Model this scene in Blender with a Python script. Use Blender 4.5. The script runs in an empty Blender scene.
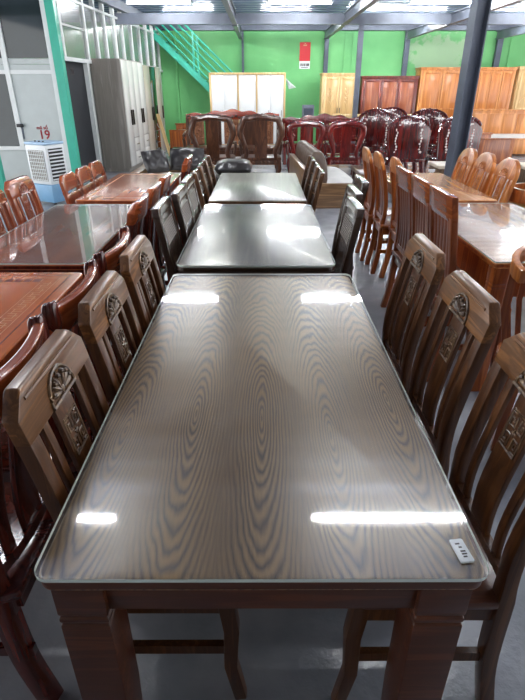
import bpy, bmesh, math, random
from mathutils import Vector, Matrix
random.seed(7)
S = bpy.context.scene
COL = S.collection
PI = math.pi

# ------------------------------------------------------------------ camera
FPX, TH, CX, CAMZ = 505.0, math.radians(27.4), 261.5, 1.524
def ray(px, py):
    a, b = (px-CX), (350-py)
    return Vector((a, FPX*math.cos(TH)+b*math.sin(TH), -FPX*math.sin(TH)+b*math.cos(TH)))
def at(px, py, Y):
    d = ray(px, py); t = Y/d.y
    return d.x*t, CAMZ+d.z*t            # x, z at distance Y
cam_d = bpy.data.cameras.new('camera'); cam = bpy.data.objects.new('camera', cam_d); COL.objects.link(cam)
cam_d.sensor_fit = 'VERTICAL'; cam_d.sensor_height = 24; cam_d.lens = FPX/700*24
cam_d.clip_start = .02; cam_d.clip_end = 100
cam.location = (0, 0, CAMZ); cam.rotation_euler = (PI/2-TH, 0, -math.radians(.11))
S.camera = cam

# ------------------------------------------------------------------ materials
def lin(c):
    return tuple(((v/255)/12.92 if v/255 <= .04045 else ((v/255+.055)/1.055)**2.4) for v in c)+(1,)
def newmat(name):
    m = bpy.data.materials.new(name); m.use_nodes = True
    nt = m.node_tree; b = nt.nodes['Principled BSDF']
    return m, nt, b
def N(nt, t, **kw):
    n = nt.nodes.new(t)
    for k, v in kw.items(): setattr(n, k, v)
    return n
def plain(name, c, rough=.5, metal=0, coat=0, noise=.08, nscale=6, bump=0, bscale=60, emit=0):
    m, nt, b = newmat(name)
    tc = N(nt, 'ShaderNodeTexCoord'); no = N(nt, 'ShaderNodeTexNoise')
    no.inputs['Scale'].default_value = nscale; no.inputs['Detail'].default_value = 4
    nt.links.new(tc.outputs['Object'], no.inputs['Vector'])
    rp = N(nt, 'ShaderNodeValToRGB'); L = lin(c)
    rp.color_ramp.elements[0].position = .3; rp.color_ramp.elements[1].position = .7
    rp.color_ramp.elements[0].color = tuple(v*(1-noise) for v in L[:3])+(1,)
    rp.color_ramp.elements[1].color = tuple(min(1, v*(1+noise)) for v in L[:3])+(1,)
    nt.links.new(no.outputs['Fac'], rp.inputs['Fac']); nt.links.new(rp.outputs['Color'], b.inputs['Base Color'])
    b.inputs['Roughness'].default_value = rough; b.inputs['Metallic'].default_value = metal
    b.inputs['Coat Weight'].default_value = coat; b.inputs['Coat Roughness'].default_value = .12
    if bump:
        n2 = N(nt, 'ShaderNodeTexNoise'); n2.inputs['Scale'].default_value = bscale
        nt.links.new(tc.outputs['Object'], n2.inputs['Vector'])
        bp = N(nt, 'ShaderNodeBump'); bp.inputs['Strength'].default_value = bump; bp.inputs['Distance'].default_value = .01
        nt.links.new(n2.outputs['Fac'], bp.inputs['Height']); nt.links.new(bp.outputs['Normal'], b.inputs['Normal'])
    if emit:
        b.inputs['Emission Color'].default_value = L; b.inputs['Emission Strength'].default_value = emit
    return m
def wood(name, dark, light, axis='z', scale=22, rough=.32, coat=.35, contrast=.25, stretch=.06):
    m, nt, b = newmat(name)
    tc = N(nt, 'ShaderNodeTexCoord'); mp = N(nt, 'ShaderNodeMapping'); oi = N(nt, 'ShaderNodeObjectInfo')
    sc = [scale]*3; sc['xyz'.index(axis)] = scale*stretch
    mp.inputs['Scale'].default_value = sc
    ad = N(nt, 'ShaderNodeVectorMath', operation='ADD'); ml = N(nt, 'ShaderNodeMath', operation='MULTIPLY'); ml.inputs[1].default_value = 17
    nt.links.new(oi.outputs['Random'], ml.inputs[0]); nt.links.new(tc.outputs['Object'], ad.inputs[0]); nt.links.new(ml.outputs[0], ad.inputs[1])
    nt.links.new(ad.outputs[0], mp.inputs['Vector'])
    n1 = N(nt, 'ShaderNodeTexNoise'); n1.inputs['Scale'].default_value = 1; n1.inputs['Detail'].default_value = 5; n1.inputs['Distortion'].default_value = 1.2
    nt.links.new(mp.outputs[0], n1.inputs['Vector'])
    w = N(nt, 'ShaderNodeMath', operation='MULTIPLY'); w.inputs[1].default_value = 22
    sn = N(nt, 'ShaderNodeMath', operation='SINE'); nt.links.new(n1.outputs['Fac'], w.inputs[0]); nt.links.new(w.outputs[0], sn.inputs[0])
    mx = N(nt, 'ShaderNodeMath', operation='MULTIPLY_ADD'); mx.inputs[1].default_value = contrast
    nt.links.new(sn.outputs[0], mx.inputs[0]); nt.links.new(n1.outputs['Fac'], mx.inputs[2])
    rp = N(nt, 'ShaderNodeValToRGB'); rp.color_ramp.elements[0].position = .2; rp.color_ramp.elements[1].position = .8
    rp.color_ramp.elements[0].color = lin(dark); rp.color_ramp.elements[1].color = lin(light)
    nt.links.new(mx.outputs[0], rp.inputs['Fac']); nt.links.new(rp.outputs['Color'], b.inputs['Base Color'])
    b.inputs['Roughness'].default_value = rough; b.inputs['Coat Weight'].default_value = coat; b.inputs['Coat Roughness'].default_value = .15
    return m
def glassmat(name, tint=(252, 252, 249), refl_rough=.03, smudge=0, base=.0):
    """clear sheet glass: fresnel mix of see-through and mirror, slightly dusty"""
    m = bpy.data.materials.new(name); m.use_nodes = True; nt = m.node_tree; nt.nodes.clear()
    out = N(nt, 'ShaderNodeOutputMaterial'); tr = N(nt, 'ShaderNodeBsdfTransparent'); tr.inputs[0].default_value = lin(tint)
    gl = N(nt, 'ShaderNodeBsdfGlossy'); gl.inputs['Roughness'].default_value = refl_rough
    # reflectance of both faces of the sheet, counted once on the outer face
    ge = N(nt, 'ShaderNodeNewGeometry'); dt = N(nt, 'ShaderNodeVectorMath', operation='DOT_PRODUCT')
    nt.links.new(ge.outputs['Normal'], dt.inputs[0]); nt.links.new(ge.outputs['Incoming'], dt.inputs[1])
    def mth(op, a, b=None):
        n = N(nt, 'ShaderNodeMath', operation=op)
        for i, v in enumerate((a, b)):
            if v is None: continue
            if isinstance(v, (int, float)): n.inputs[i].default_value = v
            else: nt.links.new(v, n.inputs[i])
        return n.outputs[0]
    sch = mth('ADD', mth('MULTIPLY', mth('POWER', mth('SUBTRACT', 1.0, mth('ABSOLUTE', dt.outputs['Value'])), 5.0), .94), .06+base)
    fac = mth('MULTIPLY', sch, mth('SUBTRACT', 1.0, ge.outputs['Backfacing']))
    mx = N(nt, 'ShaderNodeMixShader')
    nt.links.new(fac, mx.inputs[0])
    nt.links.new(tr.outputs[0], mx.inputs[1])
    if smudge:
        tc = N(nt, 'ShaderNodeTexCoord'); no = N(nt, 'ShaderNodeTexNoise'); no.inputs['Scale'].default_value = 3.5; no.inputs['Detail'].default_value = 8; no.inputs['Distortion'].default_value = 1.5
        nt.links.new(tc.outputs['Object'], no.inputs['Vector'])
        rp = N(nt, 'ShaderNodeMapRange'); rp.inputs['From Min'].default_value = .35; rp.inputs['From Max'].default_value = .7
        rp.inputs['To Min'].default_value = .45*smudge; rp.inputs['To Max'].default_value = .9*smudge
        nt.links.new(no.outputs['Fac'], rp.inputs['Value'])
        g2 = N(nt, 'ShaderNodeBsdfGlossy'); g2.inputs['Roughness'].default_value = .26
        m2 = N(nt, 'ShaderNodeMixShader'); nt.links.new(rp.outputs[0], m2.inputs[0])
        nt.links.new(gl.outputs[0], m2.inputs[1]); nt.links.new(g2.outputs[0], m2.inputs[2])
        # thin film of dust
        df = N(nt, 'ShaderNodeBsdfDiffuse'); df.inputs[0].default_value = lin((208, 205, 198))
        nt.links.new(m2.outputs[0], mx.inputs[2])
        dm = N(nt, 'ShaderNodeMath', operation='MULTIPLY'); dm.inputs[1].default_value = .09
        nt.links.new(rp.outputs[0], dm.inputs[0])
        m3 = N(nt, 'ShaderNodeMixShader'); nt.links.new(dm.outputs[0], m3.inputs[0]); nt.links.new(mx.outputs[0], m3.inputs[1]); nt.links.new(df.outputs[0], m3.inputs[2])
        nt.links.new(m3.outputs[0], out.inputs[0])
    else:
        nt.links.new(gl.outputs[0], mx.inputs[2]); nt.links.new(mx.outputs[0], out.inputs[0])
    return m
def ash_top():
    """ash veneer in bookmatched boards, each with a long cathedral figure"""
    m, nt, b = newmat('ash_veneer')
    def mth(op, a, c=None, **k):
        n = N(nt, 'ShaderNodeMath', operation=op)
        for i, v in enumerate((a, c)):
            if v is None: continue
            if isinstance(v, (int, float)): n.inputs[i].default_value = v
            else: nt.links.new(v, n.inputs[i])
        return n.outputs[0]
    tc = N(nt, 'ShaderNodeTexCoord'); sx = N(nt, 'ShaderNodeSeparateXYZ'); nt.links.new(tc.outputs['Object'], sx.inputs[0])
    mp = N(nt, 'ShaderNodeMapping'); mp.inputs['Scale'].default_value = (7, 2.2, 1); nt.links.new(tc.outputs['Object'], mp.inputs['Vector'])
    no = N(nt, 'ShaderNodeTexNoise'); no.inputs['Scale'].default_value = 1.5; no.inputs['Detail'].default_value = 3; nt.links.new(mp.outputs[0], no.inputs['Vector'])
    wob = mth('MULTIPLY', mth('SUBTRACT', no.outputs['Fac'], .5), .028)
    mp0 = N(nt, 'ShaderNodeMapping'); mp0.inputs['Scale'].default_value = (26, 3, 1); nt.links.new(tc.outputs['Object'], mp0.inputs['Vector'])
    nn = N(nt, 'ShaderNodeTexNoise'); nn.inputs['Scale'].default_value = 1.2; nn.inputs['Detail'].default_value = 4; nt.links.new(mp0.outputs[0], nn.inputs['Vector'])
    n0 = mth('SUBTRACT', nn.outputs['Fac'], .5)
    W = .172
    q = mth('DIVIDE', sx.outputs['X'], W)
    cell = mth('FLOOR', mth('ADD', q, .5))
    u = mth('MULTIPLY', mth('SUBTRACT', q, cell), W)
    uu = mth('ADD', u, mth('MULTIPLY', wob, .45))
    offy = mth('MULTIPLY', mth('SINE', mth('MULTIPLY', cell, 2.3)), .07)
    dy = mth('ADD', mth('ADD', sx.outputs['Y'], .33), offy)
    ky = mth('MULTIPLY', dy, .135); ky2 = mth('ADD', ky, wob)
    r = mth('SQRT', mth('ADD', mth('MULTIPLY', uu, uu), mth('MULTIPLY', ky2, ky2)))
    ph = mth('ADD', mth('MULTIPLY', mth('POWER', mth('ADD', r, .002), .85), 2*PI/.0098), mth('MULTIPLY', n0, 9.0))
    sn = mth('SINE', ph)
    rings = mth('SUBTRACT', mth('MULTIPLY', mth('POWER', mth('ABSOLUTE', mth('MULTIPLY', mth('ADD', sn, 1.0), .5)), .6), 2.0), 1.1)
    # fine pores along the length
    mp2 = N(nt, 'ShaderNodeMapping'); mp2.inputs['Scale'].default_value = (420, 9, 1); nt.links.new(tc.outputs['Object'], mp2.inputs['Vector'])
    n2 = N(nt, 'ShaderNodeTexNoise'); n2.inputs['Scale'].default_value = 1; n2.inputs['Detail'].default_value = 3; nt.links.new(mp2.outputs[0], n2.inputs['Vector'])
    mp3 = N(nt, 'ShaderNodeMapping'); mp3.inputs['Scale'].default_value = (5, 1.1, 1); nt.links.new(tc.outputs['Object'], mp3.inputs['Vector'])
    n3 = N(nt, 'ShaderNodeTexNoise'); n3.inputs['Scale'].default_value = 1.3; n3.inputs['Detail'].default_value = 2; nt.links.new(mp3.outputs[0], n3.inputs['Vector'])
    # figure fades towards the joints
    fade = N(nt, 'ShaderNodeMapRange'); nt.links.new(mth('ABSOLUTE', u), fade.inputs['Value'])
    fade.inputs['From Min'].default_value = .03; fade.inputs['From Max'].default_value = .086; fade.inputs['To Min'].default_value = .34; fade.inputs['To Max'].default_value = .05
    v = mth('ADD', mth('MULTIPLY', rings, fade.outputs[0]), mth('MULTIPLY', mth('SUBTRACT', n2.outputs['Fac'], .5), .55))
    v = mth('ADD', v, mth('ADD', mth('MULTIPLY', mth('SUBTRACT', n3.outputs['Fac'], .5), .5), .5))
    rp = N(nt, 'ShaderNodeValToRGB'); rp.color_ramp.elements[0].position = .12; rp.color_ramp.elements[1].position = .9
    rp.color_ramp.elements[0].color = lin((58, 37, 21)); rp.color_ramp.elements[1].color = lin((158, 122, 80))
    nt.links.new(v, rp.inputs['Fac']); nt.links.new(rp.outputs[0], b.inputs['Base Color'])
    b.inputs['Roughness'].default_value = .35
    return m

M = {}
M['ash'] = ash_top()
M['brown'] = wood('walnut_brown_wood', (62, 35, 17), (112, 70, 37), scale=40, contrast=.12, rough=.34, coat=.18)
M['browny'] = wood('walnut_brown_rail', (78, 47, 22), (146, 98, 54), axis='y', scale=40, contrast=.14, rough=.34, coat=.18)
M['brownx'] = wood('walnut_brown_apron', (62, 29, 14), (106, 56, 29), axis='x', scale=30, contrast=.12, coat=.2)
M['seatw'] = wood('dark_seat_wood', (60, 30, 17), (100, 56, 34), axis='x', scale=24, contrast=.12, coat=.2)
M['carve'] = wood('carved_brown', (66, 46, 32), (136, 108, 78), scale=30, rough=.35)
M['ribs'] = plain('woven_band', (112, 98, 88), rough=.4)
M['espresso'] = plain('espresso_lacquer', (62, 47, 38), rough=.25, coat=.6, noise=.15)
M['espresso_top'] = wood('espresso_top', (62, 54, 46), (88, 78, 66), axis='y', scale=14, rough=.3)
M['oldbrown'] = wood('mid_brown_wood', (70, 46, 30), (120, 84, 56), scale=18)
M['greytop'] = wood('grey_brown_top', (92, 84, 74), (118, 110, 98), axis='y', scale=10, rough=.3)
M['red'] = wood('red_brown_wood', (122, 54, 28), (168, 82, 44), scale=24, rough=.25, coat=.6, contrast=.1)
M['wave'] = wood('orange_brown_wood', (122, 60, 28), (170, 92, 46), scale=24, rough=.38, coat=.2, contrast=.12)
M['wavey'] = wood('orange_brown_rail', (124, 60, 28), (170, 92, 46), axis='y', scale=24, rough=.25, coat=.6, contrast=.12)
M['redy'] = wood('red_brown_rail', (130, 58, 28), (182, 92, 48), axis='y', scale=24, rough=.2, coat=.7, contrast=.1)
M['redtop'] = wood('red_brown_top', (166, 80, 36), (206, 116, 60), axis='y', scale=8, rough=.22, coat=.5, contrast=.12)
M['maroon'] = wood('maroon_wood', (66, 20, 14), (112, 42, 28), scale=14, rough=.25, coat=.6)
M['oak'] = wood('honey_oak', (168, 92, 38), (212, 136, 66), scale=12, rough=.3, coat=.4)
M['oakd'] = wood('honey_oak_deep', (132, 62, 24), (184, 104, 46), scale=12, rough=.28, coat=.5)
M['oaktop'] = wood('honey_oak_top', (186, 122, 66), (222, 164, 104), axis='y', scale=9, rough=.25, coat=.4, contrast=.15)
M['oakward'] = wood('oak_wardrobe_wood', (184, 112, 52), (222, 152, 84), scale=5, rough=.35, coat=.3)
M['pale'] = wood('pale_ash_wood', (206, 170, 112), (236, 206, 150), scale=6, rough=.4, coat=.2)
M['cherry'] = wood('cherry_red_wood', (84, 15, 12), (130, 30, 23), scale=12, rough=.2, coat=.8)
M['benchred'] = wood('bench_red_wood', (128, 40, 20), (178, 68, 34), axis='x', scale=10, rough=.25, coat=.6)
M['carvelight'] = wood('carved_tan_panel', (110, 60, 36), (176, 120, 78), scale=40, rough=.5, coat=.1)
M['darkinlay'] = wood('dark_red_lacquer', (58, 12, 12), (104, 26, 22), scale=12, rough=.15, coat=.9)
M['pearl'] = plain('pearl_inlay', (226, 214, 208), rough=.25, noise=.1)
M['umber'] = wood('umber_wood', (58, 32, 20), (98, 60, 38), scale=14, rough=.3, coat=.4)
M['reddark'] = wood('dark_red_wardrobe', (84, 26, 15), (124, 46, 26), scale=6, rough=.3, coat=.4)
M['oakfield'] = wood('oak_door_field', (176, 100, 44), (212, 138, 70), scale=7, contrast=.15)
M['palefield'] = wood('pale_door_field', (190, 150, 92), (222, 186, 126), scale=7, contrast=.15)
M['oldred'] = wood('brown_door_panel', (132, 62, 28), (172, 94, 48), scale=6)
M['light_block'] = plain('dull_warm_light_block', (118, 112, 106), rough=.8)  # dull tone keeps bounce from the added light-blocking wall neutral
M['leather'] = plain('black_leather', (44, 40, 39), rough=.3, coat=.2, noise=.2, bump=.08, bscale=18)
M['brownleather'] = plain('brown_leather', (96, 78, 66), rough=.38, noise=.2, bump=.2, bscale=18)
M['cream'] = plain('cream_seat', (214, 212, 206), rough=.6)
M['sofawood'] = wood('sofa_wood', (104, 76, 50), (150, 116, 80), axis='x', scale=14)
M['white'] = plain('white_paint', (232, 236, 236), rough=.35, noise=.03)
M['whitegloss'] = plain('white_gloss', (244, 245, 243), rough=.35, noise=.01)
M['frame'] = plain('white_aluminium', (222, 226, 224), rough=.4, noise=.04)
M['greywood'] = wood('grey_oak_laminate', (122, 114, 106), (154, 147, 138), scale=10, rough=.4, coat=.1, contrast=.15)
M['greygloss'] = plain('grey_gloss_door', (216, 213, 206), rough=.22, noise=.03, coat=.1)
M['taupegloss'] = plain('taupe_gloss_door', (178, 168, 152), rough=.22, noise=.04, coat=.1)
M['mirror'] = plain('dark_mirror', (96, 106, 104), rough=.03, metal=1, noise=.02)
M['steel'] = plain('blue_grey_steel', (104, 110, 122), rough=.42, metal=.2, noise=.25, nscale=3)
M['steeld'] = plain('dark_blue_steel', (76, 84, 98), rough=.4, metal=.2, noise=.2, nscale=3)
M['deck'] = plain('steel_deck', (118, 130, 154), rough=.35, metal=.3, noise=.2, nscale=2)
M['teal'] = plain('teal_paint', (60, 176, 150), rough=.4, noise=.06)
M['handle'] = plain('dark_handle', (60, 54, 48), rough=.3, metal=.7)
M['chrome'] = plain('chrome', (210, 210, 208), rough=.15, metal=1)
M['black'] = plain('black_plastic', (24, 25, 27), rough=.45)
M['darkcab'] = wood('dark_cabinet_wood', (70, 52, 38), (104, 80, 58), scale=12)
M['palestone'] = plain('pale_top', (200, 186, 168), rough=.4)
M['redprint'] = plain('red_print', (200, 36, 44), rough=.5, noise=.03)
M['crimson'] = plain('crimson_print', (150, 24, 34), rough=.5, noise=.03)
M['ink'] = plain('dark_ink', (52, 44, 44), rough=.6)
M['blueplast'] = plain('blue_plastic', (120, 168, 204), rough=.35)
M['paleblue'] = plain('pale_blue_plastic', (170, 200, 226), rough=.35)
M['mesh'] = plain('honeycomb_pad', (150, 146, 134), rough=.8, noise=.3, nscale=60)
M['panel'] = plain('grey_panel', (182, 190, 188), rough=.3, noise=.04)
M['smoke'] = plain('smoked_pane', (40, 50, 52), rough=.06, noise=.2, nscale=1.5)
M['dark'] = plain('painted_interior_shade', (38, 40, 44), rough=.8)  # shade of the doorway opening, put into the colour
M['inlayline'] = plain('pale_line_inlay', (206, 160, 116), rough=.35)
M['inlaydark'] = plain('dark_line_inlay', (104, 44, 30), rough=.3)
M['grass'] = plain('bamboo_slats', (212, 180, 110), rough=.5, noise=.2, nscale=20)
M['glass'] = glassmat('table_glass', smudge=.7, base=.03, refl_rough=.05)
M['glassc'] = glassmat('clear_table_glass', smudge=.5, base=.16)
M['glassl'] = glassmat('reflective_table_glass', smudge=.6, base=.3)
M['glass2'] = glassmat('second_table_glass', smudge=.55, base=.03, refl_rough=.05)
M['pane'] = glassmat('window_glass', tint=(222, 232, 230), base=.12, smudge=2.2)
M['glassedge'] = plain('green_glass_edge', (226, 240, 232), rough=.1, noise=.03, coat=.5)
M['tube'] = plain('lit_tube', (250, 252, 255), emit=1)

def wallgreen():
    m, nt, b = newmat('green_painted_panels')
    tc = N(nt, 'ShaderNodeTexCoord'); no = N(nt, 'ShaderNodeTexNoise'); no.inputs['Scale'].default_value = .9; no.inputs['Detail'].default_value = 6
    nt.links.new(tc.outputs['Object'], no.inputs['Vector'])
    rp = N(nt, 'ShaderNodeValToRGB'); rp.color_ramp.elements[0].position = .3; rp.color_ramp.elements[1].position = .72
    rp.color_ramp.elements[0].color = lin((92, 172, 102)); rp.color_ramp.elements[1].color = lin((120, 198, 124))
    nt.links.new(no.outputs['Fac'], rp.inputs['Fac'])
    # pale scuffed patch with ragged edge
    n2 = N(nt, 'ShaderNodeTexNoise'); n2.inputs['Scale'].default_value = 5; n2.inputs['Detail'].default_value = 8; nt.links.new(tc.outputs['Object'], n2.inputs['Vector'])
    vd = N(nt, 'ShaderNodeVectorMath', operation='DISTANCE'); mp = N(nt, 'ShaderNodeMapping'); mp.inputs['Scale'].default_value = (.5, 0, 1)
    nt.links.new(tc.outputs['Object'], mp.inputs['Vector']); nt.links.new(mp.outputs[0], vd.inputs[0]); vd.inputs[1].default_value = (2.55, 0, 2.4)
    sb = N(nt, 'ShaderNodeMath', operation='SUBTRACT'); nt.links.new(n2.outputs['Fac'], sb.inputs[0]); nt.links.new(vd.outputs['Value'], sb.inputs[1])
    mr = N(nt, 'ShaderNodeMapRange'); mr.inputs['From Min'].default_value = .0; mr.inputs['From Max'].default_value = .12; mr.inputs['To Max'].default_value = .5
    nt.links.new(sb.outputs[0], mr.inputs['Value'])
    mx = N(nt, 'ShaderNodeMix', data_type='RGBA'); nt.links.new(mr.outputs[0], mx.inputs[0]); nt.links.new(rp.outputs[0], mx.inputs[6]); mx.inputs[7].default_value = lin((190, 200, 176))
    nt.links.new(mx.outputs[2], b.inputs['Base Color']); b.inputs['Roughness'].default_value = .55
    return m
M['green'] = wallgreen()
def floormat():
    m, nt, b = newmat('sealed_concrete')
    tc = N(nt, 'ShaderNodeTexCoord'); no = N(nt, 'ShaderNodeTexNoise'); no.inputs['Scale'].default_value = 2.2; no.inputs['Detail'].default_value = 8
    nt.links.new(tc.outputs['Object'], no.inputs['Vector'])
    rp = N(nt, 'ShaderNodeValToRGB'); rp.color_ramp.elements[0].position = .3; rp.color_ramp.elements[1].position = .75
    rp.color_ramp.elements[0].color = lin((116, 120, 127)); rp.color_ramp.elements[1].color = lin((174, 177, 182))
    nt.links.new(no.outputs['Fac'], rp.inputs['Fac']); nt.links.new(rp.outputs[0], b.inputs['Base Color'])
    n2 = N(nt, 'ShaderNodeTexNoise'); n2.inputs['Scale'].default_value = 34; n2.inputs['Detail'].default_value = 6; nt.links.new(tc.outputs['Object'], n2.inputs['Vector'])
    bp = N(nt, 'ShaderNodeBump'); bp.inputs['Strength'].default_value = .35; bp.inputs['Distance'].default_value = .008
    nt.links.new(n2.outputs['Fac'], bp.inputs['Height']); nt.links.new(bp.outputs['Normal'], b.inputs['Normal'])
    mr = N(nt, 'ShaderNodeMapRange'); mr.inputs['To Min'].default_value = .1; mr.inputs['To Max'].default_value = .34; nt.links.new(no.outputs['Fac'], mr.inputs['Value'])
    nt.links.new(mr.outputs[0], b.inputs['Roughness'])
    return m
M['floor'] = floormat()

# ------------------------------------------------------------------ mesh helpers
class MB:
    def __init__(s): s.bm = bmesh.new()
    def face(s, vs, mi=0):
        try: f = s.bm.faces.new(vs); f.material_index = mi; return f
        except ValueError: return None
    def box(s, x0, x1, y0, y1, z0, z1, mat=None, mi=0):
        P = [Vector((x, y, z)) for x in (x0, x1) for y in (y0, y1) for z in (z0, z1)]
        if mat: P = [mat @ p for p in P]
        v = [s.bm.verts.new(p) for p in P]
        for q in ((0,1,3,2), (4,6,7,5), (0,4,5,1), (2,3,7,6), (0,2,6,4), (1,5,7,3)): s.face([v[i] for i in q], mi)
        return s
    def prism(s, poly, a, b, plane='xy', mi=0, mi_side=None):
        """extrude a 2D outline between a and b along the axis left out"""
        def mk(p, h): return Vector({'xy': (p[0], p[1], h), 'xz': (p[0], h, p[1]), 'yz': (h, p[0], p[1])}[plane])
        A = [s.bm.verts.new(mk(p, a)) for p in poly]; Bv = [s.bm.verts.new(mk(p, b)) for p in poly]
        n = len(poly); s.face(A[::-1], mi); s.face(Bv, mi)
        for i in range(n): s.face([A[i], A[(i+1) % n], Bv[(i+1) % n], Bv[i]], mi if mi_side is None else mi_side)
        return s
    def strip(s, zs, y0, y1, X, t, ny=1):
        """curved slab: outline y0(z)..y1(z), centre surface x = X(y, z), thickness t"""
        rows = []
        for z in zs:
            a, b = (y0(z) if callable(y0) else y0), (y1(z) if callable(y1) else y1)
            tt = t(z) if callable(t) else t
            row = []
            for j in range(ny+1):
                y = a+(b-a)*j/ny; x = X(y, z)
                row.append((s.bm.verts.new((x-tt/2, y, z)), s.bm.verts.new((x+tt/2, y, z))))
            rows.append(row)
        for i in range(len(zs)-1):
            for j in range(ny):
                a, b, c, d = rows[i][j], rows[i][j+1], rows[i+1][j+1], rows[i+1][j]
                s.face([a[1], b[1], c[1], d[1]]); s.face([a[0], d[0], c[0], b[0]])
            a, d = rows[i][0], rows[i+1][0]; s.face([a[0], a[1], d[1], d[0]])
            b, c = rows[i][ny], rows[i+1][ny]; s.face([b[1], b[0], c[0], c[1]])
        for j in range(ny):
            a, b = rows[0][j], rows[0][j+1]; s.face([a[0], b[0], b[1], a[1]])
            a, b = rows[-1][j], rows[-1][j+1]; s.face([a[1], b[1], b[0], a[0]])
        return s
    def tube(s, pts, r, n=8, rect=None, cap=True, up=Vector((0, 0, 1))):
        pts = [Vector(p) for p in pts]; rings = []
        for i, p in enumerate(pts):
            d = (pts[min(i+1, len(pts)-1)]-pts[max(i-1, 0)]).normalized()
            u = up if abs(d.dot(up)) < .95 else Vector((0, 1, 0))
            a = d.cross(u).normalized(); b = a.cross(d).normalized()
            rr = r[i] if isinstance(r, (list, tuple)) else r
            if rect:
                k = rr if isinstance(r, (list, tuple)) else 1
                ring = [p+a*(rect[0]/2*sx*k)+b*(rect[1]/2*sy*k) for sx, sy in ((-1,-1), (1,-1), (1,1), (-1,1))]
            else: ring = [p+a*(rr*math.cos(2*PI*k/n))+b*(rr*math.sin(2*PI*k/n)) for k in range(n)]
            rings.append([s.bm.verts.new(q) for q in ring])
        m = len(rings[0])
        for i in range(len(rings)-1):
            for k in range(m): s.face([rings[i][k], rings[i][(k+1) % m], rings[i+1][(k+1) % m], rings[i+1][k]])
        if cap: s.face(rings[0][::-1]); s.face(rings[-1])
        return s
    def lathe(s, prof, c=(0, 0, 0), n=20, mat=None):
        rings = []
        for r, z in prof:
            ring = []
            for k in range(n):
                p = Vector((c[0]+r*math.cos(2*PI*k/n), c[1]+r*math.sin(2*PI*k/n), c[2]+z))
                ring.append(s.bm.verts.new(mat @ p if mat else p))
            rings.append(ring)
        for i in range(len(rings)-1):
            for k in range(n): s.face([rings[i][k], rings[i][(k+1) % n], rings[i+1][(k+1) % n], rings[i+1][k]])
        s.face(rings[0][::-1]); s.face(rings[-1]); return s
    def blob(s, c, rx, ry, rz, n=8, m=5, pw=1.0, mat=None):
        """rounded lump; pw < 1 squares it off like a cushion"""
        f = lambda v: math.copysign(abs(v)**pw, v)
        rings = []
        for i in range(1, m):
            ph = -PI/2+PI*i/m; ring = []
            for k in range(n):
                th = 2*PI*k/n
                p = Vector((c[0]+rx*f(math.cos(ph))*f(math.cos(th)), c[1]+ry*f(math.cos(ph))*f(math.sin(th)), c[2]+rz*f(math.sin(ph))))
                ring.append(s.bm.verts.new(mat @ p if mat else p))
            rings.append(ring)
        a = Vector((c[0], c[1], c[2]-rz)); b = Vector((c[0], c[1], c[2]+rz))
        if mat: a, b = mat @ a, mat @ b
        a = s.bm.verts.new(a); b = s.bm.verts.new(b)
        for i in range(len(rings)-1):
            for k in range(n): s.face([rings[i][k], rings[i][(k+1) % n], rings[i+1][(k+1) % n], rings[i+1][k]])
        for k in range(n): s.face([a, rings[0][(k+1) % n], rings[0][k]]); s.face([b, rings[-1][k], rings[-1][(k+1) % n]])
        return s
    def build(s, name, mat, parent=None, bevel=0, seg=2, angle=35, loc=None):
        bm = s.bm
        bmesh.ops.recalc_face_normals(bm, faces=bm.faces)
        if bevel:
            es = [e for e in bm.edges if len(e.link_faces) == 2 and e.calc_face_angle(0) > math.radians(angle)]
            try: bmesh.ops.bevel(bm, geom=es, offset=bevel, segments=seg, affect='EDGES', clamp_overlap=True, profile=.5)
            except Exception: pass
        me = bpy.data.meshes.new(name); bm.to_mesh(me); bm.free()
        for mm in (mat if isinstance(mat, (list, tuple)) else [mat]): me.materials.append(mm)
        me.polygons.foreach_set('use_smooth', [True]*len(me.polygons)); me.set_sharp_from_angle(angle=math.radians(38))
        o = bpy.data.objects.new(name, me); COL.objects.link(o)
        if parent: o.parent = parent
        if loc: o.location = loc
        return o
def thing(name, label, cat, loc=(0, 0, 0), rz=0, group=None):
    o = bpy.data.objects.new(name, None); o.empty_display_size = .1; COL.objects.link(o)
    o.location = loc; o.rotation_euler = (0, 0, rz); tag(o, label, cat, group); return o
def tag(o, label, cat, group=None):
    o['label'] = label; o['category'] = cat
    if group: o['group'] = group
    return o
def struct(name, mb, mat, **k):
    o = mb.build(name, mat, **k); o['kind'] = 'structure'; return o
def dup(root, loc, rz, label, group=None):
    r = root.copy(); COL.objects.link(r); r.location = loc; r.rotation_euler = (0, 0, rz); r['label'] = label
    if group: r['group'] = group
    for ch in list(root.children):
        c = ch.copy(); COL.objects.link(c); c.parent = r
        for g in list(ch.children):
            d = g.copy(); COL.objects.link(d); d.parent = c
    return r
def text_mesh(txt, size, depth=.002):
    cu = bpy.data.curves.new('lettering', 'FONT'); cu.body = txt; cu.size = size; cu.extrude = depth; cu.align_x = 'CENTER'; cu.align_y = 'CENTER'
    cu.offset = size*.018
    ob = bpy.data.objects.new('lettering', cu); COL.objects.link(ob)
    dg = bpy.context.evaluated_depsgraph_get(); me = bpy.data.meshes.new_from_object(ob.evaluated_get(dg))
    bpy.data.objects.remove(ob); bpy.data.curves.remove(cu); return me
def lettering(name, txt, size, mat, loc, rot=(PI/2, 0, 0), parent=None):
    me = text_mesh(txt, size); me.materials.clear(); me.materials.append(mat)
    o = bpy.data.objects.new(name, me); COL.objects.link(o); o.location = loc; o.rotation_euler = rot
    if parent: o.parent = parent
    return o
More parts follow.
